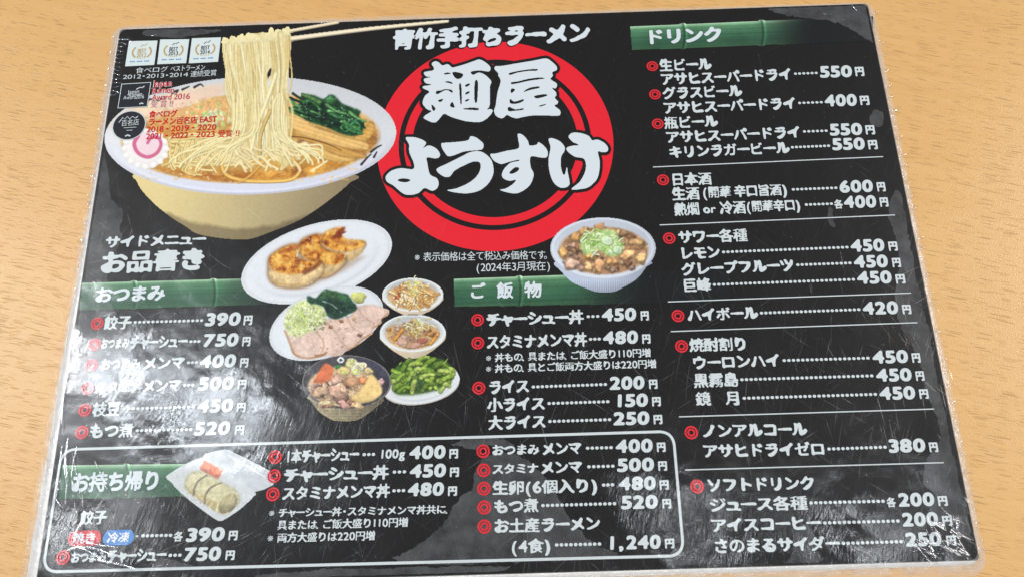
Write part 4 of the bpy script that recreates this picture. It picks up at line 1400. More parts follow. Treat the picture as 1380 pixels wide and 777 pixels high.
# ------------------------------------------------------------------ printed pictures of the dishes
def ramen():
    p = Pic(138, 18, 612, 326, 0.8)
    BOWL, BROTH, CAKE, NOOD, GREEN, SHOOT, STICK = range(7)
    r = random.Random(3)
    nz = p.n(60, 1)
    # outside of the bowl
    body = p.poly([(192, 230), (185, 246), (202, 269), (228, 291), (250, 305), (266, 315), (300, 321), (335, 322), (368, 311), (404, 296), (440, 272), (470, 247), (474, 234), (337, 205)], 0.9)
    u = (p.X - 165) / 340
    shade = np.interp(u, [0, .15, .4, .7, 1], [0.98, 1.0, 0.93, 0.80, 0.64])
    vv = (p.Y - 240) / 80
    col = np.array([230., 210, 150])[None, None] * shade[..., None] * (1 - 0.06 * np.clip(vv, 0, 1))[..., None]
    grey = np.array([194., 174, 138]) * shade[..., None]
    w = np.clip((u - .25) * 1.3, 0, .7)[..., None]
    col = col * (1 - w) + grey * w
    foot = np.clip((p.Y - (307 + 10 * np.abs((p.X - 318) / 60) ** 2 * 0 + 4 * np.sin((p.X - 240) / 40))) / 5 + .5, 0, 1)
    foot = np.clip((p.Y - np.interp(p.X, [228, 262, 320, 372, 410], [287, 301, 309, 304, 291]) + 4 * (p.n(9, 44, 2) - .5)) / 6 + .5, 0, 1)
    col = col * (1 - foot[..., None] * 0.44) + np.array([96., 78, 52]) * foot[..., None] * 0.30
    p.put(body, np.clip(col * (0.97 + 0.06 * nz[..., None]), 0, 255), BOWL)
    # rim
    a, rr_, uu, vv = p.ell(337, 183, 196.5, 79.5, -1.6, 1.0)
    rim = np.array([227., 230, 236]) * (1 - 0.10 * np.clip(-vv, 0, 1) - 0.06 * np.clip(uu, 0, 1) + 0.05 * np.clip(vv, 0, 1) * (rr_ > .93))[..., None]
    rim = rim * (1 - 0.16 * np.exp(-((rr_ - 0.985) / 0.02) ** 2) * np.clip(vv, 0, 1))[..., None]
    rim[..., :2] *= (1 - 0.05 * np.clip(vv, 0, 1))[..., None]
    p.put(a, np.clip(rim, 0, 255), BOWL)
    # inner wall at the far left is warm from the soup
    a, rr_, uu, vv = p.ell(337, 179, 182, 69, -1.6, 5.0)
    warm = np.array([238., 214, 182]) * np.ones(a.shape + (3,))
    p.put(a * np.clip(-uu * 1.4 + .35, 0, 1) * np.clip(-vv * 2 + .4, 0, 1) * .9, warm, None)
    # broth
    a, rr_, uu, vv = p.ell(338, 187, 173, 60, -1.6, 3.0)
    b1, b2, b3 = np.array([168., 100, 36]), np.array([222., 158, 62]), np.array([122., 66, 30])
    t = np.clip(p.n(24, 2) * 2.6 - .85, 0, 1)[..., None]
    br = b1 * (1 - t) + b2 * t
    t2 = np.clip(p.n(14, 8) * 2.6 - 1.25, 0, 1)[..., None] * np.clip((p.X - 300) / 140, 0.2, 1)[..., None]
    br = br * (1 - t2) + b3 * t2
    back = np.clip(-vv * 1.6 + .1, 0, 1)[..., None]
    br = br * (1 - back) + np.array([226., 178, 116]) * back
    edge = np.clip((rr_ - .88) / .12, 0, 1)[..., None]
    br = br * (1 - edge * .45) + np.array([222., 184, 110]) * edge * .45
    p.put(a, br, BROTH)
    for i in range(60):
        x, y = r.uniform(190, 480), r.uniform(212, 246)
        p.blob(x, y, r.uniform(1, 3.5), r.uniform(.7, 1.7), r.uniform(-20, 20), (238, 186, 96), None, i, .1, .1, .1, .0, .9, .5)
    # back left pink-beige reflection and scallions behind the noodles
    p.blob(205, 148, 58, 13, -20, (241, 214, 184), None, 91, .05, .1, .05, .06, 6, .8)
    p.blob(262, 132, 46, 8, -20, (240, 208, 186), None, 92, .05, .1, .05, .06, 4, .8)
    for i in range(70):
        x, y = r.gauss(283, 15), r.gauss(160, 9)
        p.blob(x, y, r.uniform(2, 5), r.uniform(1.2, 2.4), r.uniform(0, 180), r.choice([(214, 228, 168), (188, 214, 130), (232, 236, 200), (236, 228, 190)]), None, i, .1, .15, .1, .04, .9, .85)
    # noodles lying in the bowl
    base = (232, 206, 138)

    def jit(c, k=14):
        d = r.uniform(-k, k)
        return (c[0] + d, c[1] + d, c[2] + d * 1.2)
    mask_back = p.poly([(212, 214), (240, 186), (290, 172), (380, 168), (425, 186), (440, 208), (400, 226), (330, 232), (270, 232), (225, 226)], 3)
    p.put(mask_back * .75, np.array([206., 164, 88]) * (0.85 + .3 * p.n(10, 77))[..., None], NOOD)
    for i in range(46):
        y0 = r.uniform(186, 226)
        x0 = r.uniform(214, 250) + (y0 - 186) * .12
        x1 = r.uniform(300, 372)
        y1 = r.uniform(190, 216)
        bow = r.uniform(-16, 14)
        p.stroke([(x0, y0), (x0 + (x1 - x0) * .3, y0 + (y1 - y0) * .3 + bow * .8), (x0 + (x1 - x0) * .65, y0 + (y1 - y0) * .65 + bow), (x1, y1)], 1.2, 1.7, jit((236, 214, 150)), NOOD, .26, .10, 1.2)
    for i in range(20):
        x = r.uniform(222, 290)
        y = r.uniform(205, 226)
        p.stroke([(x, y - 18), (x + r.uniform(-5, 4), y - 6), (x + r.uniform(-8, 8), y + 6), (x + r.uniform(4, 22), y + r.uniform(7, 13))], 1.5, 1.4, jit(base), NOOD, .4, .1)
    for i in range(34):
        x = r.uniform(296, 440)
        y = r.uniform(196, 222)
        s = r.choice((-1, 1))
        p.stroke([(x - 16 * s, y - r.uniform(4, 14)), (x, y - r.uniform(-5, 7)), (x + 12 * s, y + r.uniform(0, 10)), (x + r.uniform(5, 22) * s, y + r.uniform(6, 16))], 1.6, 1.8, jit((236, 214, 158)), NOOD, .24, .10, 1.4, .9)
    p.stroke([(302, 212), (299, 226), (308, 238), (332, 244), (362, 245), (390, 243), (402, 235), (404, 226), (396, 216), (390, 200)], 2.6, 2.4, (226, 180, 96), NOOD, .36, .16)
    p.stroke([(322, 246), (336, 238), (352, 222), (362, 212)], 2, 1.6, (220, 170, 84), NOOD, .36, .12, .9, .8)
    # menma
    for pts, col in (([(424, 152), (450, 158), (478, 172), (494, 189), (488, 199), (470, 190), (440, 176), (412, 166)], (206, 162, 88)),
                     ([(497, 165), (504, 166), (505, 178), (494, 190), (480, 193), (476, 186), (488, 178)], (204, 158, 84)),
                     ([(392, 184), (420, 190), (450, 203), (480, 214), (468, 219), (440, 216), (412, 203)], (214, 172, 100)),
                     ([(402, 170), (430, 176), (460, 196), (492, 209), (490, 214), (455, 210), (425, 196), (396, 184)], (196, 150, 78)),
                     ([(390, 152), (402, 154), (424, 170), (462, 184), (494, 192), (495, 203), (468, 200), (430, 190), (400, 178), (388, 166)], (222, 180, 110))):
        a = p.poly(pts, 0.8)
        inner = gauss(a, 2.4)
        sh = 0.56 + 0.50 * inner + .10 * (p.n(9, int(pts[0][0])) - .5) + 0.05 * np.sin((p.Y - .3 * p.X) * 1.1)
        p.put(a, np.clip(np.array(col, float) * sh[..., None], 0, 255), SHOOT)
    p.stroke([(390, 184), (410, 186), (440, 194), (460, 203)], .9, .6, (120, 74, 36), SHOOT, .1, 0)
    for i in range(9):
        p.blob(396 + i * 3 + r.uniform(-3, 3), 190 + i * 1.1 + r.uniform(-4, 4), 4, 1.5, 20, r.choice([(226, 204, 168), (170, 120, 84), (206, 172, 130)]), SHOOT, i, .15, .3, .1)
    # greens
    g = p.poly([(389, 147), (402, 141), (412, 130), (408, 127), (424, 129), (436, 134), (444, 128), (452, 130), (460, 139), (474, 145), (486, 150), (484, 158), (491, 166), (488, 178),
                (476, 184), (458, 180), (440, 172), (418, 165), (404, 157)], 1.0)
    t = p.n(9, 31)
    gc = np.array([24., 60, 36]) * (0.55 + 1.0 * t)[..., None]
    p.put(g, gc, GREEN)
    for i in range(34):
        x, y = r.uniform(398, 482), 0
        y = 140 + (x - 398) * .36 + r.uniform(-13, 14)
        c = r.choice([(20, 52, 34), (34, 84, 48), (70, 126, 62), (16, 40, 30), (48, 100, 56), (90, 142, 84)])
        p.stroke([(x - 11, y - 4 + r.uniform(-4, 4)), (x, y + r.uniform(-3, 3)), (x + 12, y + 5 + r.uniform(-4, 5))], r.uniform(1.4, 3.2), r.uniform(.7, 2), c, GREEN, .5, .25)
    p.stroke([(408, 128), (418, 132), (430, 138)], 2.5, 3, (84, 124, 70), GREEN, .4, .2)
    p.blob(446, 136, 8, 6, 30, (58, 116, 64), GREEN, 5, .2, .5, .25, .2)
    for cx, cy in ((466, 172), (478, 170)):
        p.stroke([(cx - 7, cy), (cx, cy - 5), (cx + 7, cy), (cx, cy + 5), (cx - 7, cy)], 1.3, 1.3, (52, 110, 66), GREEN, .4, .3)
    for i in range(40):
        p.blob(r.uniform(402, 480), r.uniform(138, 170), r.uniform(.5, 1.2), .5, 20, (206, 220, 212), None, i, .1, 0, 0, 0, .6, .75)
    # chopsticks
    p.stroke([(388, 42.5), (455, 30.5)], 2.6, 2.2, (214, 200, 168), STICK, .4, .2)
    p.stroke([(388, 53), (500, 39), (603, 29)], 3.6, 2.2, (226, 214, 186), STICK, .45, .15)
    # the lifted noodles
    a = p.poly([(299, 60), (310, 52), (324, 50), (340, 45), (362, 44), (380, 42), (391, 46), (392, 62), (389, 90), (386, 120), (387, 150), (386, 186), (394, 212), (384, 226), (372, 214), (360, 206),
                (340, 206), (322, 206), (318, 186), (314, 160), (308, 130), (304, 100)], 1.0)
    fl = fbm((1, p.W), 3.2 / p.step, 61, 3) * .5 + fbm((1, p.W), 9 / p.step, 62, 2) * .5
    uu = np.clip((p.X - 300) / 90, 0, 1)
    colr = np.array([224., 206, 146]) * (0.76 + .44 * fl)[..., None]
    p.put(a, np.clip(colr, 0, 255), NOOD)
    for i in range(130):
        x = r.uniform(302, 389)
        k = (x - 300) / 90
        yt = 63 - 14 * k + r.uniform(-2, 3)
        xb = 322 + (x - 302) * .74 + r.gauss(0, 5)
        yb = r.uniform(150, 214)
        bend = r.gauss(0, 4.5)
        c = jit(r.choice([(240, 228, 180), (236, 222, 168), (230, 212, 152), (246, 236, 196), (214, 190, 126)]), 6)
        p.stroke([(x, yt), (x + bend * .5 + 2, yt + 34), (x + (xb - x) * .35 + bend, yt + 66), (x + (xb - x) * .65 - bend * .6, yt + 100), (xb, yb)], r.uniform(.9, 1.8), r.uniform(.9, 1.9), c, NOOD, .20, .06, 1.3, .85)
    for i in range(9):
        x = 303 + i * 10.3
        p.blob(x, 56 - i * 1.45 + r.uniform(-2.0, 2.0), r.uniform(5, 8), r.uniform(5, 9), 10, jit((240, 228, 178), 6), NOOD, i, .14, .03, .03, .04, 3.5, .85)
    p.stroke([(378, 46), (382, 90), (379, 140), (382, 200), (390, 214)], 4.0, 3.2, (228, 212, 156), NOOD, .28, .08, 1.6, .8)
    p.stroke([(372, 100), (358, 140), (346, 170), (338, 206)], 3.0, 2.6, (242, 230, 180), NOOD, .28, .08, 1.4, .85)
    p.stroke([(364, 150), (352, 180), (350, 208)], 2.6, 2.4, (206, 178, 108), NOOD, .4, .1)
    p.blob(363, 99, 2.2, 6.5, 12, (34, 30, 28), NOOD, 3, .1, .0, 0, 0)
    p.blob(363, 113, 1.8, 6, 8, (224, 224, 214), NOOD, 4, .1, .1, 0, 0)
    for i in range(26):
        x = r.uniform(306, 402)
        y = r.uniform(200, 222)
        p.stroke([(x - r.uniform(4, 14), y - r.uniform(-4, 8)), (x, y + r.uniform(-3, 3)), (x + r.uniform(4, 14), y + r.uniform(2, 12))], 1.7, 1.9, jit((238, 220, 168)), NOOD, .22, .10, 1.4, .85)
    for i in range(22):
        x = r.uniform(314, 350)
        xe, ye = r.uniform(226, 310), r.uniform(200, 228)
        p.stroke([(x, r.uniform(120, 150)), (x - 2, 176), (x - (x - xe) * .45, 194 + r.uniform(-6, 4)), (xe + 6, ye - 6), (xe, ye + r.uniform(0, 6))], 1.2, 1.5, jit((238, 222, 166), 8), NOOD, .24, .10, 1.3, .92)
    for i in range(12):
        x = r.uniform(366, 386)
        xe, ye = r.uniform(392, 440), r.uniform(196, 222)
        p.stroke([(x, r.uniform(120, 150)), (x + 1, 178), (x + (xe - x) * .4, 196), (xe - 4, ye - 4), (xe, ye + 4)], 1.2, 1.5, jit((240, 226, 174), 8), NOOD, .24, .10, 1.3, .92)
    for i in range(26):
        x, y = r.uniform(228, 440), r.uniform(228, 243)
        a_ = r.uniform(2, 5)
        p.stroke([(x - a_, y), (x, y - a_ * .4), (x + a_, y), (x, y + a_ * .4), (x - a_, y)], .5, .5, (240, 190, 104), None, 0, 0, .9, .55)
    # fish cake
    p.blob(196, 201, 30, 26, 6, (247, 243, 241), CAKE, 12, .035, .08, .03, .01)
    for i in range(16):
        th = i / 16 * 6.283
        p.blob(196 + 28 * math.cos(th), 201 + 24 * math.sin(th), 4.2, 3.8, 0, (247, 244, 242), CAKE, i, .1, .10, .03, 0, 1.1)
    a, rr_, _, _ = p.ell(197, 196, 19, 17, 0, 6)
    p.put(a * .55, (236, 190, 206), None)
    p.stroke([(186, 184), (181, 194), (186, 206), (199, 212), (212, 206), (217, 194), (212, 185), (204, 186), (199, 193)], 2.6, 1.9, (204, 98, 138), None, .05, .05, 1.5, .95)
    # brush marks on the rim
    for pts in ([(196, 139), (203, 134), (209, 137)], [(212, 136), (224, 131), (221, 135)], [(232, 126), (240, 122), (236, 128)], [(246, 121), (255, 117)], [(262, 118), (270, 114), (274, 117)],
                [(487, 222), (494, 214), (500, 208)], [(500, 205), (508, 199), (514, 196)], [(504, 212), (508, 205)]):
        p.stroke(pts, 1.7, .8, (38, 36, 40), None, .0, .0, .8, .9)
    p.texture([NOOD], .07, .2, 1)
    p.texture([BROTH], .22, .75, 2)
    p.texture([SHOOT], .10, .3, 3)
    p.texture([GREEN], .55, .5, 4)
    p.C += (p.n(2.2, 99, 2)[..., None] - .5) * 10
    p.build('ramen_picture', ['bowl', 'broth', 'fish_cake', 'noodles', 'greens', 'bamboo_shoots', 'chopsticks'], menu, Z_PIC,
            'printed picture of a ramen bowl with noodles lifted by chopsticks')


def gyoza():
    p = Pic(322, 291, 531, 414, 0.75)
    k = lambda q: [(320 + x / 5.976, 290 + y / 5.976) for x, y in q]
    a, rr_, uu, vv = p.ell(426.3, 352.4, 105, 50, -17, 1.0)
    c = np.array([224., 229, 236]) * (1 - .07 * np.exp(-((rr_ - .80) / .05) ** 2) * np.clip(vv + .2, 0, 1) - .05 * np.exp(-((rr_ - .97) / .03) ** 2))[..., None]
    p.put(a, c, 0)
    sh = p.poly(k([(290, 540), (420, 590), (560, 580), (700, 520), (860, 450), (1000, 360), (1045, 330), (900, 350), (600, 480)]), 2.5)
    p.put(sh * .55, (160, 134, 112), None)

    def piece(top, side, sd, lo):
        s = p.poly(k(side), 0.8)
        p.put(gauss(np.maximum(s, p.poly(k(top), 0.8)), 3.2) * 1.25, (120, 72, 34), None) if sd > 41 else None
        sc_ = np.array([224., 196, 144]) * (.58 + .42 * gauss(s, 4) + .34 * (p.n(6, sd) - .5))[..., None]
        p.put(s, np.clip(sc_, 0, 255), 1)
        low = p.poly(k(lo), 1.6)
        p.put(low * s * .6, (186, 150, 100), None)
        for q_ in range(7):
            x_, y_ = side[len(side) // 2 + q_ % 4]
            p.blob(320 + (x_ * .8 + top[0][0] * .2) / 5.976 + q_ * 1.5, 290 + (y_ * .8 + top[0][1] * .2 + 40) / 5.976, 5, 1.6, -25, (206, 176, 124), None, q_ + sd, .2, .1, .1, .1, 1.8, .5)
        t = p.poly(k(top), 1.3)
        n1, n2 = p.n(13, sd + 1), p.n(6, sd + 2)
        f = np.clip((n1 * .6 + n2 * .4 - .38) * 4.5, 0, 1)[..., None]
        g = np.clip((n2 * .55 + n1 * .45 - .53) * 6, 0, 1)[..., None]
        cc = np.array([236., 182, 84]) * (1 - f) + np.array([206., 128, 40]) * f
        cc = cc * (1 - g) + np.array([126., 54, 22]) * g
        li = np.clip((.40 - n2) * 6, 0, 1)[..., None]
        cc = cc * (1 - li * .6) + np.array([240., 204, 130]) * li * .6
        rim_ = np.clip(1 - gauss(t, 1.6), 0, 1)[..., None]
        cc = cc * (1 - .45 * rim_) + np.array([140., 74, 28]) * .45 * rim_
        p.put(t, cc, 1)
    piece([(670, 200), (700, 140), (780, 105), (850, 97), (867, 115), (845, 150), (870, 190), (950, 200), (1028, 210), (1000, 260), (920, 285), (830, 295), (720, 260)],
          [(670, 200), (720, 150), (850, 200), (1028, 212), (1020, 280), (950, 345), (870, 365), (760, 330), (672, 250)], 41, [(800, 340), (900, 370), (1010, 290), (940, 320)])
    p.blob(320 + 820 / 5.976, 290 + 150 / 5.976, 9, 5, -25, (116, 34, 18), None, 3, .2, .2, .1, .1, 2.5, .8)
    p.stroke(k([(770, 190), (850, 225), (960, 235)]), 3.2, 2, (140, 58, 22), None, .1, .1, 4.5, .55)
    piece([(500, 240), (540, 190), (640, 155), (682, 170), (668, 240), (720, 285), (850, 320), (862, 360), (790, 400), (690, 395), (600, 370), (520, 320)],
          [(500, 240), (600, 260), (862, 350), (862, 395), (760, 480), (680, 502), (600, 480), (540, 400)], 43, [(640, 480), (720, 500), (850, 400), (760, 450)])
    p.stroke(k([(800, 360), (845, 335)]), 3, 3, (150, 70, 24), None, .1, .1, 2, .7)
    piece([(255, 350), (290, 310), (370, 260), (440, 238), (507, 245), (500, 300), (475, 330), (520, 362), (600, 372), (668, 368), (672, 402), (600, 442), (480, 475), (360, 470), (275, 430)],
          [(255, 350), (300, 400), (500, 440), (680, 380), (685, 465), (600, 548), (480, 582), (330, 570), (260, 520), (246, 440)], 45, [(270, 520), (340, 575), (500, 580), (600, 545), (450, 555), (340, 545)])
    p.stroke(k([(540, 462), (610, 425), (668, 378)]), 3.4, 2.4, (104, 48, 28), None, .1, .1, 3.6, .75)
    p.stroke(k([(340, 300), (400, 285), (480, 260)]), 2.4, 3, (164, 84, 30), None, .1, .1, 2.4, .7)
    p.stroke(k([(480, 330), (486, 300), (480, 285)]), 1.6, 1.0, (226, 206, 160), None, .2, .1, 1, .9)
    p.texture([1], .20, .5, 5)
    p.C += (p.n(2.0, 98, 2)[..., None] - .5) * 10
    p.build('dumpling_picture', ['plate', 'fried_dumplings'], menu, Z_PIC, 'printed picture of three fried dumplings on a white oval plate')


def pork():
    p = Pic(360, 384, 527, 488, 0.7)
    k = lambda q: [(355 + x / 7.063, 380 + y / 7.063) for x, y in q]
    r = random.Random(8)
    a, rr_, uu, vv = p.ell(439.5, 435, 80, 45, -20, 1.0)
    c = np.array([220., 226, 232]) * (1 - .06 * np.exp(-((rr_ - .97) / .03) ** 2))[..., None]
    p.put(a, c, 0)
    q = [(205, 460), (250, 470), (480, 450), (600, 350), (800, 330), (890, 235), (1030, 213), (1110, 235), (1190, 262), (1185, 310), (1125, 345), (1120, 390), (1045, 430), (1035, 490),
         (930, 550), (880, 605), (800, 640), (740, 690), (660, 705), (590, 690), (510, 715), (430, 722), (310, 702), (270, 640)]
    m = p.poly(k(q), .8)
    cc = np.array([224., 196, 182]) * (.88 + .12 * gauss(m, 3) + .16 * (p.n(16, 71) - .5) + .12 * (p.n(4, 72) - .5))[..., None]
    p.put(m, np.clip(cc, 0, 255), 1)
    for pts in ([(270, 640), (320, 700), (440, 722), (590, 690)], [(205, 460), (245, 560), (290, 680)], [(800, 640), (880, 605), (930, 550), (1030, 490)], [(1045, 430), (1120, 390), (1130, 345), (1188, 300)]):
        p.stroke(k(pts), 1.5, 1.2, (176, 128, 84), None, .0, 0, 1.4, .7)
    for pts in ([(480, 450), (560, 540), (575, 610), (540, 690)], [(600, 380), (690, 480), (740, 560), (820, 640)], [(800, 340), (860, 440), (930, 480), (940, 540)], [(900, 240), (960, 330), (1040, 380), (1050, 430)]):
        p.stroke(k(pts), 1.3, .8, (182, 146, 130), None, 0, 0, 1.6, .6)
    p.stroke(k([(500, 700), (560, 690), (600, 668)]), 2, 1.2, (140, 96, 62), None, 0, 0, 1.5, .7)
    for i in range(16):
        x, y = r.uniform(480, 1050), r.uniform(330, 640)
        if (x - 480) * .55 + y > 560:
            p.blob(*k([(x, y)])[0], r.uniform(1, 2.6), r.uniform(.6, 1.2), r.uniform(-40, 40), r.choice([(150, 110, 96), (170, 136, 120), (236, 214, 204)]), None, i, .2, .1, 0, 0, .9, .7)
    for x, y in ((640, 425), (580, 385), (520, 400), (740, 370), (860, 345), (915, 505)):
        p.blob(*k([(x, y)])[0], 3.4, 2.2, r.uniform(-40, 40), r.choice([(150, 104, 66), (112, 86, 72), (196, 160, 120)]), None, x, .25, .3, .2, .1, .9, .9)
    m = p.poly(k([(215, 320), (260, 240), (370, 175), (470, 190), (560, 240), (600, 310), (590, 390), (500, 430), (380, 500), (300, 520), (220, 450), (195, 400)]), 1.6)
    p.put(m, np.array([206., 216, 158]) * (.75 + .5 * p.n(4, 73))[..., None], 2)
    for i in range(230):
        x, y = r.gauss(390, 95), r.gauss(335, 80)
        if not (200 < x < 600 and 170 < y < 520 and y < 520 - (x - 300) * .28 and y > 320 - (x - 200) * .9):
            continue
        g = math.exp(-((x - 360) ** 2 + (y - 380) ** 2) / 9000)
        c = r.choice([(226, 232, 190), (206, 222, 150), (236, 238, 214), (184, 206, 104), (216, 224, 172)])
        c = tuple(a_ * (1 - g * .35) + b_ * g * .35 for a_, b_ in zip(c, (160, 190, 60)))
        an = r.uniform(0, 6.28)
        l = r.uniform(10, 34)
        p.stroke(k([(x - l * math.cos(an), y - l * math.sin(an)), (x + r.uniform(-6, 6), y), (x + l * math.cos(an), y + l * math.sin(an))]), .8, .6, c, 2, .3, .1)
    for i in range(14):
        p.blob(*k([(r.uniform(440, 590), r.uniform(380, 450))])[0], r.uniform(1, 2.2), r.uniform(.7, 1.5), r.uniform(0, 180), r.choice([(120, 112, 92), (96, 88, 78), (168, 160, 124)]), None, i, .2, .1, 0, 0, .9, .8)
    p.blob(*k([(905, 145)])[0], 10.5, 7.6, 8, (206, 210, 130), 4, 77, .07, .3, .18, .16)
    lf = k([(415, 140), (440, 132), (500, 152), (540, 110), (595, 68), (640, 82), (690, 84), (730, 100), (800, 115), (825, 150), (850, 180), (890, 230), (880, 270), (820, 300), (760, 330), (690, 352),
            (620, 330), (596, 290), (570, 235), (510, 212), (450, 205), (420, 180)])
    m = p.poly(lf, .8)
    p.put(m, np.array([34., 66, 50]) * (.6 + .8 * p.n(8, 74))[..., None], 3)
    p.put(p.poly(k([(520, 150), (595, 75), (700, 95), (800, 130), (820, 175), (720, 160), (620, 140)]), 2) * .7, np.array([70., 110, 66]) * (.75 + .5 * p.n(5, 75))[..., None], None)
    p.stroke(k([(560, 180), (640, 205), (700, 250), (745, 285)]), .9, .5, (170, 196, 190), None, 0, 0, 1.2, .7)
    p.stroke(k([(700, 270), (780, 250), (860, 240)]), 2.4, 1.4, (22, 48, 40), None, 0, 0, 2, .7)
    for i in range(12):
        x, y = r.uniform(560, 860), r.uniform(180, 320)
        p.stroke(k([(x - 30, y - 18), (x, y), (x + 26, y + 16)]), .8, .5, r.choice([(24, 50, 40), (52, 92, 70), (20, 40, 36)]), None, 0, 0, 1.2, .6)
    p.texture([1], .16, .35, 6)
    p.texture([2], .3, .2, 7)
    p.texture([3], .5, .4, 8)
    p.C += (p.n(2.0, 97, 2)[..., None] - .5) * 9
    p.build('pork_picture', ['plate', 'sliced_pork', 'shredded_leek', 'green_leaf', 'mustard'], menu, Z_PIC + 0.000012, 'printed picture of sliced pork with leek and a green leaf on a white plate')


def small_bowl(cx, cy, a_, b_, bottom, foot, seed, meat, label):
    p = Pic(cx - a_ - 3, cy - b_ - 6, cx + a_ + 3, bottom + 3, 0.7)
    r = random.Random(seed)
    body = p.poly([(cx - a_ * .98, cy + 3), (cx - a_ * .72, cy + b_ * .75), (cx - foot, bottom - 2), (cx - foot * .6, bottom), (cx + foot * .6, bottom), (cx + foot, bottom - 2), (cx + a_ * .72, cy + b_ * .75),
                   (cx + a_ * .98, cy + 3), (cx, cy)], .9)
    p.put(body, np.array([226., 208, 182]) * (1 - .18 * np.clip((p.X - cx) / a_, 0, 1) - .14 * np.clip((p.Y - cy - b_ * .6) / b_, 0, 1))[..., None], 0)
    a, rr_, uu, vv = p.ell(cx, cy, a_, b_, 0, 1.0)
    c = np.array([226., 230, 232]) * (1 - .14 * np.clip(rr_, 0, 1) ** 2 * (rr_ < .92) * np.clip(.6 - vv, 0, 1) - .10 * (rr_ < .85))[..., None]
    p.put(a, c, 0)
    a, rr_, _, _ = p.ell(cx, cy + 1.5, a_ * .80, b_ * .80, 0, 3)
    p.put(a * np.clip((p.Y - cy + b_ * .55) / 6, 0, 1), np.array([196., 156, 104]) * (.8 + .4 * p.n(5, seed))[..., None], 1)
    for i in range(75 if not meat else 70):
        th, q = r.uniform(0, 6.283), math.sqrt(r.random()) * .74
        x, y = cx + a_ * q * math.cos(th), cy + b_ * .02 + b_ * q * math.sin(th) + 1
        if meat:
            cc = r.choice([(206, 160, 134), (222, 186, 166), (176, 120, 92), (214, 170, 104), (190, 140, 84), (228, 200, 186), (150, 100, 76)])
            p.chunk(x, y, r.uniform(3.0, 6.5), r.uniform(1.8, 3.2), r.uniform(-60, 40), cc, 1, i + seed)
        else:
            cc = r.choice([(228, 192, 132), (216, 176, 108), (234, 206, 156), (196, 150, 86), (238, 218, 182), (206, 150, 92)])
            an = r.gauss(80 if y > cy else 30, 30)
            l = r.uniform(4, 8)
            dx, dy = l * math.cos(math.radians(an)), l * math.sin(math.radians(an)) * .7
            p.stroke([(x - dx, y - dy), (x + r.uniform(-1, 1), y), (x + dx, y + dy)], 1.9, 1.5, cc, 1, .5, .14)
    if not meat:
        for i in range(5):
            p.blob(cx - a_ * .45 + r.uniform(-6, 6), cy + 2 + r.uniform(-3, 3), 2.4, 1.3, 20, (182, 86, 54), 1, i, .2, .3, .1)
    else:
        for x, y in ((.66, .28), (-.42, .05)):
            p.stroke([(cx + a_ * x - 5, cy + b_ * y + 7), (cx + a_ * x + 5, cy + b_ * y - 6)], 2.6, 2.4, (206, 146, 74), 1, .4, .2)
        for x, y, cc in ((.3, .42, (168, 104, 88)), (-.3, .48, (216, 172, 166)), (.08, .66, (206, 160, 140))):
            p.blob(cx + a_ * x, cy + b_ * y, 8, 4, -12, cc, 1, 7, .15, .35, .2, .1)
    top = -.42 if not meat else -.32
    for i in range(46):
        x, y = cx + r.gauss(.12, .18) * a_, cy + (top + r.gauss(0, .26)) * b_
        cc = r.choice([(232, 228, 180), (214, 216, 142), (240, 236, 208), (222, 206, 130), (206, 190, 110)])
        an = r.uniform(0, 6.28)
        l = r.uniform(2, 5)
        p.stroke([(x - l * math.cos(an), y - l * .6 * math.sin(an)), (x + r.uniform(-1.5, 1.5), y - 1), (x + l * math.cos(an), y + l * .6 * math.sin(an))], .9, .8, cc, 2, .3, .1, 1.3, .85)
    for i in range(8):
        p.blob(cx + r.gauss(.18, .16) * a_, cy + (top + r.gauss(0, .2)) * b_, .9, .6, 0, (150, 120, 60), None, i, .2, 0, 0, 0, .8, .8)
    p.texture([1, 2], .20, .35, seed)
    p.C += (p.n(2.0, seed + 3, 2)[..., None] - .5) * 10
    p.build('side_dish_picture', ['bowl', 'pork_pieces' if meat else 'bamboo_shoots', 'leek_topping'], menu, Z_PIC, label)


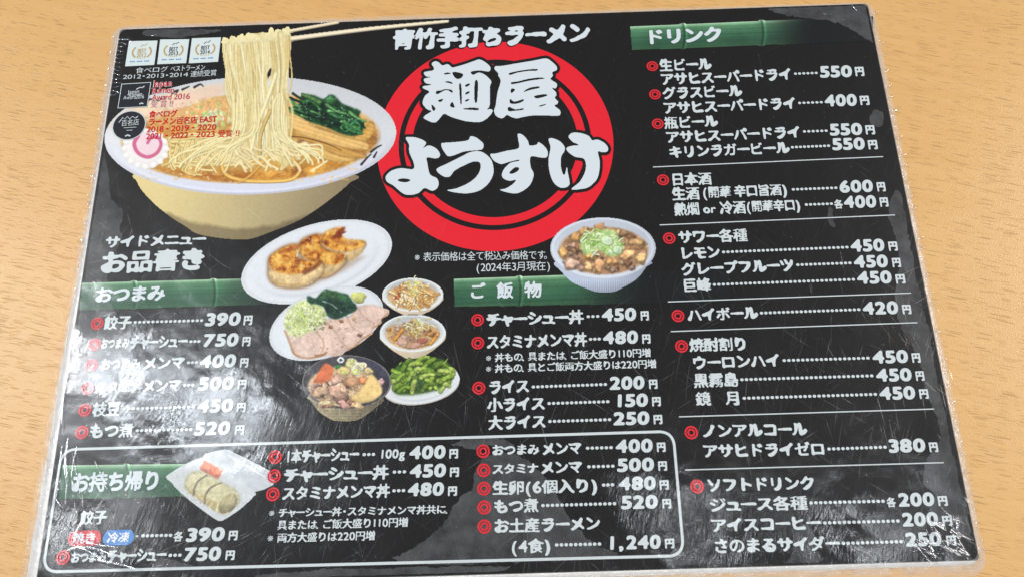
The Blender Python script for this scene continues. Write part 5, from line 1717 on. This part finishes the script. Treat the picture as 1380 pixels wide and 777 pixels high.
def stew():
    p = Pic(405, 476, 530, 569, 0.7)
    k = lambda q: [(400 + x / 7.77, 470 + y / 7.77) for x, y in q]
    r = random.Random(17)
    body = p.poly(k([(120, 490), (150, 540), (230, 650), (330, 715), (400, 745), (600, 745), (700, 700), (820, 610), (900, 510), (500, 480)]), .9)
    p.put(body, np.array([176., 164, 132]) * (.96 - .42 * np.clip((p.X - 440) / 80, 0, 1) + .05 * np.sin(p.Y * 1.6) + .18 * (p.n(3, 5) - .5))[..., None], 0)
    a, rr_, uu, vv = p.ell(467, 514.3, 60, 36.5, 0, .9)
    p.put(a, np.array([54., 52, 56]) * (.85 + .5 * p.n(4, 6) + .4 * np.clip(-vv, 0, 1))[..., None], 0)
    p.put(np.exp(-((rr_ - .985) / .014) ** 2) * a * .65, (186, 180, 168), None)
    p.put(np.exp(-((rr_ - .86) / .10) ** 2) * np.clip(uu + .1, 0, 1) * np.clip(-vv + .3, 0, 1) * a * .6, (66, 72, 116), None)
    a, rr_, _, _ = p.ell(462, 520, 47, 27, 0, 3)
    p.put(a, np.array([206., 176, 138]) * (.75 + .5 * p.n(6, 7))[..., None], 1)
    for i in range(75):
        x, y = r.uniform(150, 640), r.uniform(330, 590)
        if ((x - 400) / 300) ** 2 + ((y - 440) / 170) ** 2 > 1:
            continue
        cc = r.choice([(222, 190, 160), (206, 166, 132), (232, 208, 182), (184, 142, 112), (214, 174, 150), (160, 116, 96)])
        p.blob(*k([(x, y)])[0], r.uniform(3, 7), r.uniform(2, 4), r.uniform(-60, 60), cc, 1, i, .22, .45, .22, .14)
    for x, y, a1, b1, cc in ((250, 450, 11, 8, (218, 182, 150)), (430, 470, 12, 11, (196, 156, 134)), (590, 340, 15, 7, (206, 160, 120)), (420, 320, 10, 6, (226, 184, 160)), (700, 330, 7, 5, (226, 150, 104)),
                             (490, 580, 9, 5, (226, 176, 166)), (170, 370, 6, 4, (222, 182, 158)), (640, 590, 9, 4, (232, 196, 150)), (880, 345, 4.5, 5, (206, 170, 166)), (750, 230, 7, 4.5, (222, 200, 150)), (300, 560, 9, 3.5, (232, 214, 168))):
        p.blob(*k([(x, y)])[0], a1, b1, r.uniform(-30, 30), cc, 1, int(x), .14, .45, .2, .16)
    for x, y in ((270, 490), (400, 510), (430, 560), (530, 400), (320, 355), (250, 380)):
        p.blob(*k([(x, y)])[0], 3, 2.2, r.uniform(0, 90), (84, 54, 50), None, x, .25, .1, 0, 0, 1.6, .75)
    m = p.poly(k([(300, 145), (345, 160), (385, 205), (368, 300), (330, 335), (250, 355), (165, 350), (200, 290), (250, 200)]), .8, False)
    p.put(m, np.array([220., 118, 74]) * (.9 + .2 * p.n(7, 8) - .22 * np.clip((p.Y - 508) / 12, 0, 1))[..., None], 2)
    m = p.poly(k([(765, 265), (820, 290), (890, 400), (885, 470), (800, 540), (700, 560), (590, 540), (570, 510), (620, 460), (700, 380)]), .9)
    p.put(m, np.array([236., 204, 136]) * (.80 + .22 * gauss(m, 3) + .06 * (p.n(6, 9) - .5) - .12 * np.clip((p.Y - 532) / 10, 0, 1))[..., None], 3)
    cx, cy = k([(460, 112)])[0]
    p.stroke([(cx - 4, cy), (cx, cy - 3), (cx + 4, cy), (cx, cy + 3.4), (cx - 4, cy)], 1.1, 1.1, (226, 230, 232), 4, .1, .1)
    for x, y, R_, cc in ((590, 160, 10, (226, 226, 176)), (640, 190, 8.5, (232, 232, 206)), (560, 150, 7, (206, 214, 140)), (620, 235, 7, (228, 222, 206)), (690, 170, 6, (232, 214, 160)), (500, 230, 7, (230, 206, 120))):
        c0 = k([(x, y)])[0]
        p.blob(*c0, R_, R_ * .72, r.uniform(-30, 30), cc, 4, int(x), .08, .25, .1, .08)
        for f in (.75, .45):
            p.stroke([(c0[0] - R_ * f, c0[1]), (c0[0], c0[1] - R_ * f * .7), (c0[0] + R_ * f, c0[1]), (c0[0], c0[1] + R_ * f * .7), (c0[0] - R_ * f, c0[1])], .7, .7, r.choice([(190, 200, 110), (244, 244, 226), (214, 206, 150)]), 4, .1, .1)
    p.blob(*k([(430, 185)])[0], 4, 2.6, -20, (70, 138, 66), 4, 5, .15, .4, .2, .1)
    p.texture([1, 4], .34, .6, 9)
    p.texture([2, 3], .14, .3, 10)
    p.texture([0], .22, .1, 11)
    p.C += (p.n(2.0, 96, 2)[..., None] - .5) * 11
    p.build('stew_picture', ['bowl', 'stewed_meat', 'carrot', 'potato', 'leek_rings'], menu, Z_PIC + 0.00002, 'printed picture of offal stew with carrot and potato in a dark bowl')


def edamame():
    p = Pic(511, 474, 623, 549, 0.7)
    k = lambda q: [(505 + x / 4.2, 365 + y / 4.2) for x, y in q]
    r = random.Random(23)
    a, rr_, uu, vv = p.ell(567, 519.5, 52, 24.5, -9, 1)
    p.put(a, (186, 180, 172), 0)
    a, rr_, uu, vv = p.ell(567, 516, 52.5, 27, -9, 1)
    p.put(a, np.array([220., 226, 230]) * (1 - .10 * np.exp(-((rr_ - .84) / .05) ** 2) * np.clip(vv, 0, 1))[..., None], 0)
    m = p.poly(k([(110, 560), (145, 520), (240, 490), (310, 480), (400, 505), (440, 560), (430, 620), (370, 665), (250, 695), (150, 700), (105, 680), (100, 620)]), 1.5)
    p.put(m, np.array([60., 96, 34]) * (.6 + .6 * p.n(5, 2))[..., None], 1)
    for i in range(52):
        x, y = r.uniform(115, 430), r.uniform(495, 690)
        if ((x - 272) / 170) ** 2 + ((y - 595) / 105) ** 2 > .92:
            continue
        an = math.radians(r.gauss(-18, 24))
        l = r.uniform(24, 38)
        b = r.uniform(-16, 2)
        dx, dy = l * math.cos(an), l * math.sin(an)
        c = r.choice([(128, 160, 62), (146, 174, 74), (110, 142, 50), (160, 182, 92), (96, 126, 44)])
        w = r.uniform(3.4, 4.6)
        p.stroke(k([(x - dx, y - dy), (x - dx * .3, y - dy * .3 + b), (x + dx * .3, y + dy * .3 + b), (x + dx, y + dy)]), w * .85, w * .72, c, 1, .55, .20, 1.1)
        for t in (-.45, 0, .45):
            if r.random() < .6:
                p.blob(*k([(x + dx * t, y + dy * t + b * .7)])[0], w * 1.05, w * .85, math.degrees(an), (c[0] * 1.1, c[1] * 1.07, c[2] * 1.1), 1, i, .06, .5, .25, .05, 1.2, .8)
    for x, y, x2, y2 in ((140, 525, 152, 512), (395, 520, 412, 494), (285, 490, 300, 478)):
        p.stroke(k([(x, y), (x2, y2)]), 1.2, .6, (150, 176, 92), 1, .3, .1)
    p.texture([1], .3, .35, 12)
    p.C += (p.n(2.0, 95, 2)[..., None] - .5) * 10
    p.build('soybean_picture', ['plate', 'green_soybeans'], menu, Z_PIC + 0.000008, 'printed picture of green soybeans in the pod on a white plate')


def rice_bowl():
    p = Pic(739, 290, 886, 396, 0.7)
    k = lambda q: [(735 + x / 6.755, 285 + y / 6.755) for x, y in q]
    r = random.Random(31)
    body = p.poly(k([(95, 455), (140, 540), (240, 640), (380, 700), (470, 728), (610, 728), (700, 690), (830, 610), (915, 505), (950, 455), (520, 450)]), .9)
    bc = np.array([188., 198, 220]) * (1 - .22 * np.clip((p.X - 812) / 70, 0, 1) - .18 * np.clip((p.Y - 378) / 14, 0, 1))[..., None]
    ribs = 1 + .10 * np.sin((p.X - 812) * 2.1 / (1 + .0 * p.Y)) * np.clip((p.Y - 374) / 3, 0, 1) * np.clip((45 - np.abs(p.X - 812)) / 10, 0, 1)
    p.put(body, bc * ribs[..., None], 0)
    a, rr_, uu, vv = p.ell(812.3, 334.6, 71, 41.5, 0, 1)
    c = np.array([214., 222, 236]) * (1 - .10 * (rr_ < .93) * np.clip(.5 - vv, 0, 1) - .12 * np.exp(-((rr_ - .99) / .02) ** 2) - .05 * np.clip(uu, 0, 1))[..., None]
    p.put(a, c, 0)
    a, rr_, _, _ = p.ell(813.5, 338, 60, 32, 0, 3)
    p.put(a, np.array([170., 130, 96]) * (.75 + .5 * p.n(6, 3))[..., None], 1)
    for i in range(90):
        th, q = r.uniform(0, 6.283), math.sqrt(r.random())
        x, y = 813.5 + 55 * q * math.cos(th), 338 + 29 * q * math.sin(th)
        cc = r.choice([(212, 166, 116), (226, 186, 138), (190, 142, 98), (232, 198, 158), (150, 108, 80), (202, 160, 134), (172, 140, 122)])
        p.chunk(x, y, r.uniform(4.5, 9), r.uniform(3.6, 6), r.uniform(-50, 50), cc, 1, i)
    for x, y, a1, b1, an, cc in ((500, 495, 9, 10, 20, (214, 166, 122)), (600, 480, 11, 10, 10, (206, 160, 108)), (750, 400, 12, 7, -12, (220, 172, 122)), (830, 290, 10, 7, 10, (196, 158, 110)), (395, 510, 6, 7, 0, (222, 180, 130)),
                                 (165, 375, 6, 6, 0, (216, 172, 112)), (430, 400, 10, 5, -25, (206, 150, 84)), (500, 145, 9, 5, 0, (190, 142, 100)), (360, 180, 9, 5, -10, (196, 150, 100)), (280, 240, 8, 6, 0, (204, 156, 100)),
                                 (870, 430, 9, 8, -30, (214, 176, 124)), (710, 210, 8, 6, 0, (160, 124, 96)), (250, 310, 8, 5, 0, (180, 140, 122)), (240, 480, 10, 8, 0, (200, 166, 146)), (740, 480, 7, 5, 0, (130, 96, 70))):
        p.chunk(*k([(x, y)])[0], a1 * 1.25, b1 * 1.25, an, tuple(min(255, q * 1.08) for q in cc), 1, int(x))
    for x, y in ((290, 380), (330, 270), (690, 330), (660, 520), (300, 360), (520, 430)):
        p.blob(*k([(x, y)])[0], 3.4, 2.2, r.uniform(0, 180), (78, 58, 50), None, x, .25, .1, 0, 0, 1.8, .7)
    m = p.poly(k([(320, 320), (400, 220), (440, 185), (560, 165), (640, 190), (680, 270), (712, 330), (650, 405), (560, 400), (480, 350), (380, 400)]), 1.5)
    p.put(m, np.array([176., 206, 136]) * (.8 + .4 * p.n(5, 4))[..., None], 2)
    for i in range(60):
        x, y = r.gauss(510, 95), r.gauss(280, 55)
        if not (330 < x < 700 and 170 < y < 400):
            continue
        an = r.gauss(-.5, .7)
        l = r.uniform(15, 45)
        cc = r.choice([(206, 226, 166), (166, 204, 110), (226, 236, 206), (136, 182, 84), (214, 230, 184)])
        p.stroke(k([(x - l * math.cos(an), y - l * math.sin(an)), (x, y - 5), (x + l * math.cos(an), y + l * math.sin(an))]), 1.2, .9, cc, 2, .35, .12)
    for x, y, a1, b1 in ((560, 265, 9.5, 7.5), (655, 350, 7.5, 6.5), (590, 370, 4, 3.6)):
        c0 = k([(x, y)])[0]
        p.blob(*c0, a1, b1, 20, (178, 210, 132), 2, int(x), .05, .2, .1, .05)
        p.blob(c0[0] + .3, c0[1] + .2, a1 * .78, b1 * .76, 20, (214, 232, 202), 2, int(x), .05, .1, .08, .05)
        p.blob(c0[0] + .3, c0[1] + .2, a1 * .4, b1 * .4, 20, (198, 222, 186), 2, int(x), .05, .1, .08, .05)
    p.texture([1], .26, .5, 13)
    p.texture([2], .2, .3, 14)
    p.C += (p.n(2.0, 94, 2)[..., None] - .5) * 10
    p.build('rice_bowl_picture', ['bowl', 'pork_cubes', 'leek_rings'], menu, Z_PIC + 0.00002, 'printed picture of a rice bowl topped with pork cubes and leek')


def takeout():
    p = Pic(221, 601, 373, 702, 0.7)
    k = lambda q: [(215 + x / 7.065, 595 + y / 7.065) for x, y in q]
    r = random.Random(37)
    lid = p.poly(k([(395, 165), (430, 108), (620, 66), (665, 72), (700, 92), (1040, 265), (1096, 372), (1080, 405), (985, 452), (905, 472), (700, 400)]), .9, False)
    p.put(lid, np.array([206., 212, 218]) * (.93 + .10 * p.n(14, 2))[..., None], 0)
    p.stroke(k([(660, 130), (850, 240), (1000, 330)]), 1.4, 1.1, (232, 236, 240), None, 0, 0, 1.4, .8)
    p.stroke(k([(430, 112), (460, 160), (700, 330), (900, 460)]), 1.0, .8, (184, 190, 198), None, 0, 0, 1.6, .6)
    tray = p.poly(k([(60, 335), (95, 298), (230, 215), (370, 155), (480, 165), (760, 360), (905, 472), (890, 520), (760, 640), (610, 738), (555, 745), (430, 662), (270, 540), (150, 430), (120, 390)]), .9)
    p.put(tray, np.array([212., 218, 222]) * (.92 + .10 * p.n(16, 3))[..., None], 1)
    inn = p.poly(k([(150, 340), (370, 200), (820, 470), (600, 690), (440, 610), (200, 430)]), 4)
    p.put(inn * .35, (192, 196, 196), None)
    roll = p.poly(k([(238, 400), (258, 330), (330, 278), (400, 276), (480, 312), (600, 385), (715, 445), (765, 530), (745, 600), (640, 682), (548, 665), (430, 588), (320, 508), (248, 450)]), 1.0)
    q1 = gauss(roll, 4)
    rc = np.array([212., 206, 168]) * (.70 + .30 * q1 + .12 * (p.n(5, 21) - .5))[..., None]
    low = np.clip(((p.Y - 595) * 7.065 - (p.X - 215) * 7.065 * .62 - 215) / 130, 0, 1)[..., None]
    rc = rc * (1 - .35 * low) + np.array([168., 146, 96]) * .35 * low
    p.put(roll, np.clip(rc, 0, 255), 2)
    for i in range(46):
        t = r.random()
        x, y = 270 + 280 * t + r.gauss(0, 16), 430 + 190 * t + r.gauss(0, 26)
        p.blob(*k([(x, y)])[0], r.uniform(1.4, 3), r.uniform(1, 1.8), -50, r.choice([(176, 152, 96), (222, 216, 180), (190, 168, 112)]), None, i, .2, .1, .1, 0, 1.5, .55)
    for pts in ([(325, 500), (335, 440), (370, 370), (450, 315)], [(430, 580), (440, 500), (500, 425), (590, 388)]):
        p.stroke(k(pts), 1.5, 1.0, (122, 112, 96), 2, 0, 0, 1.2, .9)
    p.blob(*k([(648, 578)])[0], 15.5, 11.5, -52, (176, 168, 132), 2, 99, .04, .2, .1, .2)
    p.stroke(k([(545, 660), (560, 590), (610, 510), (690, 478), (745, 500)]), .9, .8, (222, 214, 174), None, 0, 0, 1, .9)
    m = p.poly(k([(425, 172), (606, 268), (562, 352), (383, 262)]), .7, False)
    f = np.clip(((p.Y - 595) * 7.065 - (p.X - 215) * 7.065 * .45 - 40) / 90, 0, 1)[..., None]
    pc = np.array([222., 116, 60]) * (1 - f) + np.array([130., 66, 72]) * f
    p.put(m, np.clip(pc * (.7 + .6 * p.n(4, 6))[..., None], 0, 255), 3)
    p.texture([2], .2, .2, 15)
    p.texture([0, 1], .07, .3, 16)
    p.C += (p.n(2.0, 93, 2)[..., None] - .5) * 10
    p.build('takeaway_picture', ['box_lid', 'tray', 'dumplings', 'sauce_packet'], menu, Z_PIC + 0.00002, 'printed picture of dumplings and a sauce packet in a clear takeaway box')


ramen()
gyoza()
pork()
small_bowl(556, 397, 41.2, 22.8, 423.5, 16, 61, False, 'printed picture of a small bowl of bamboo shoots with leek')
small_bowl(556, 448.3, 44.5, 25.5, 482, 13, 62, True, 'printed picture of a small bowl of pork pieces and bamboo shoots')
edamame()
stew()
rice_bowl()
takeout()
bpy.data.objects.remove(_ob)
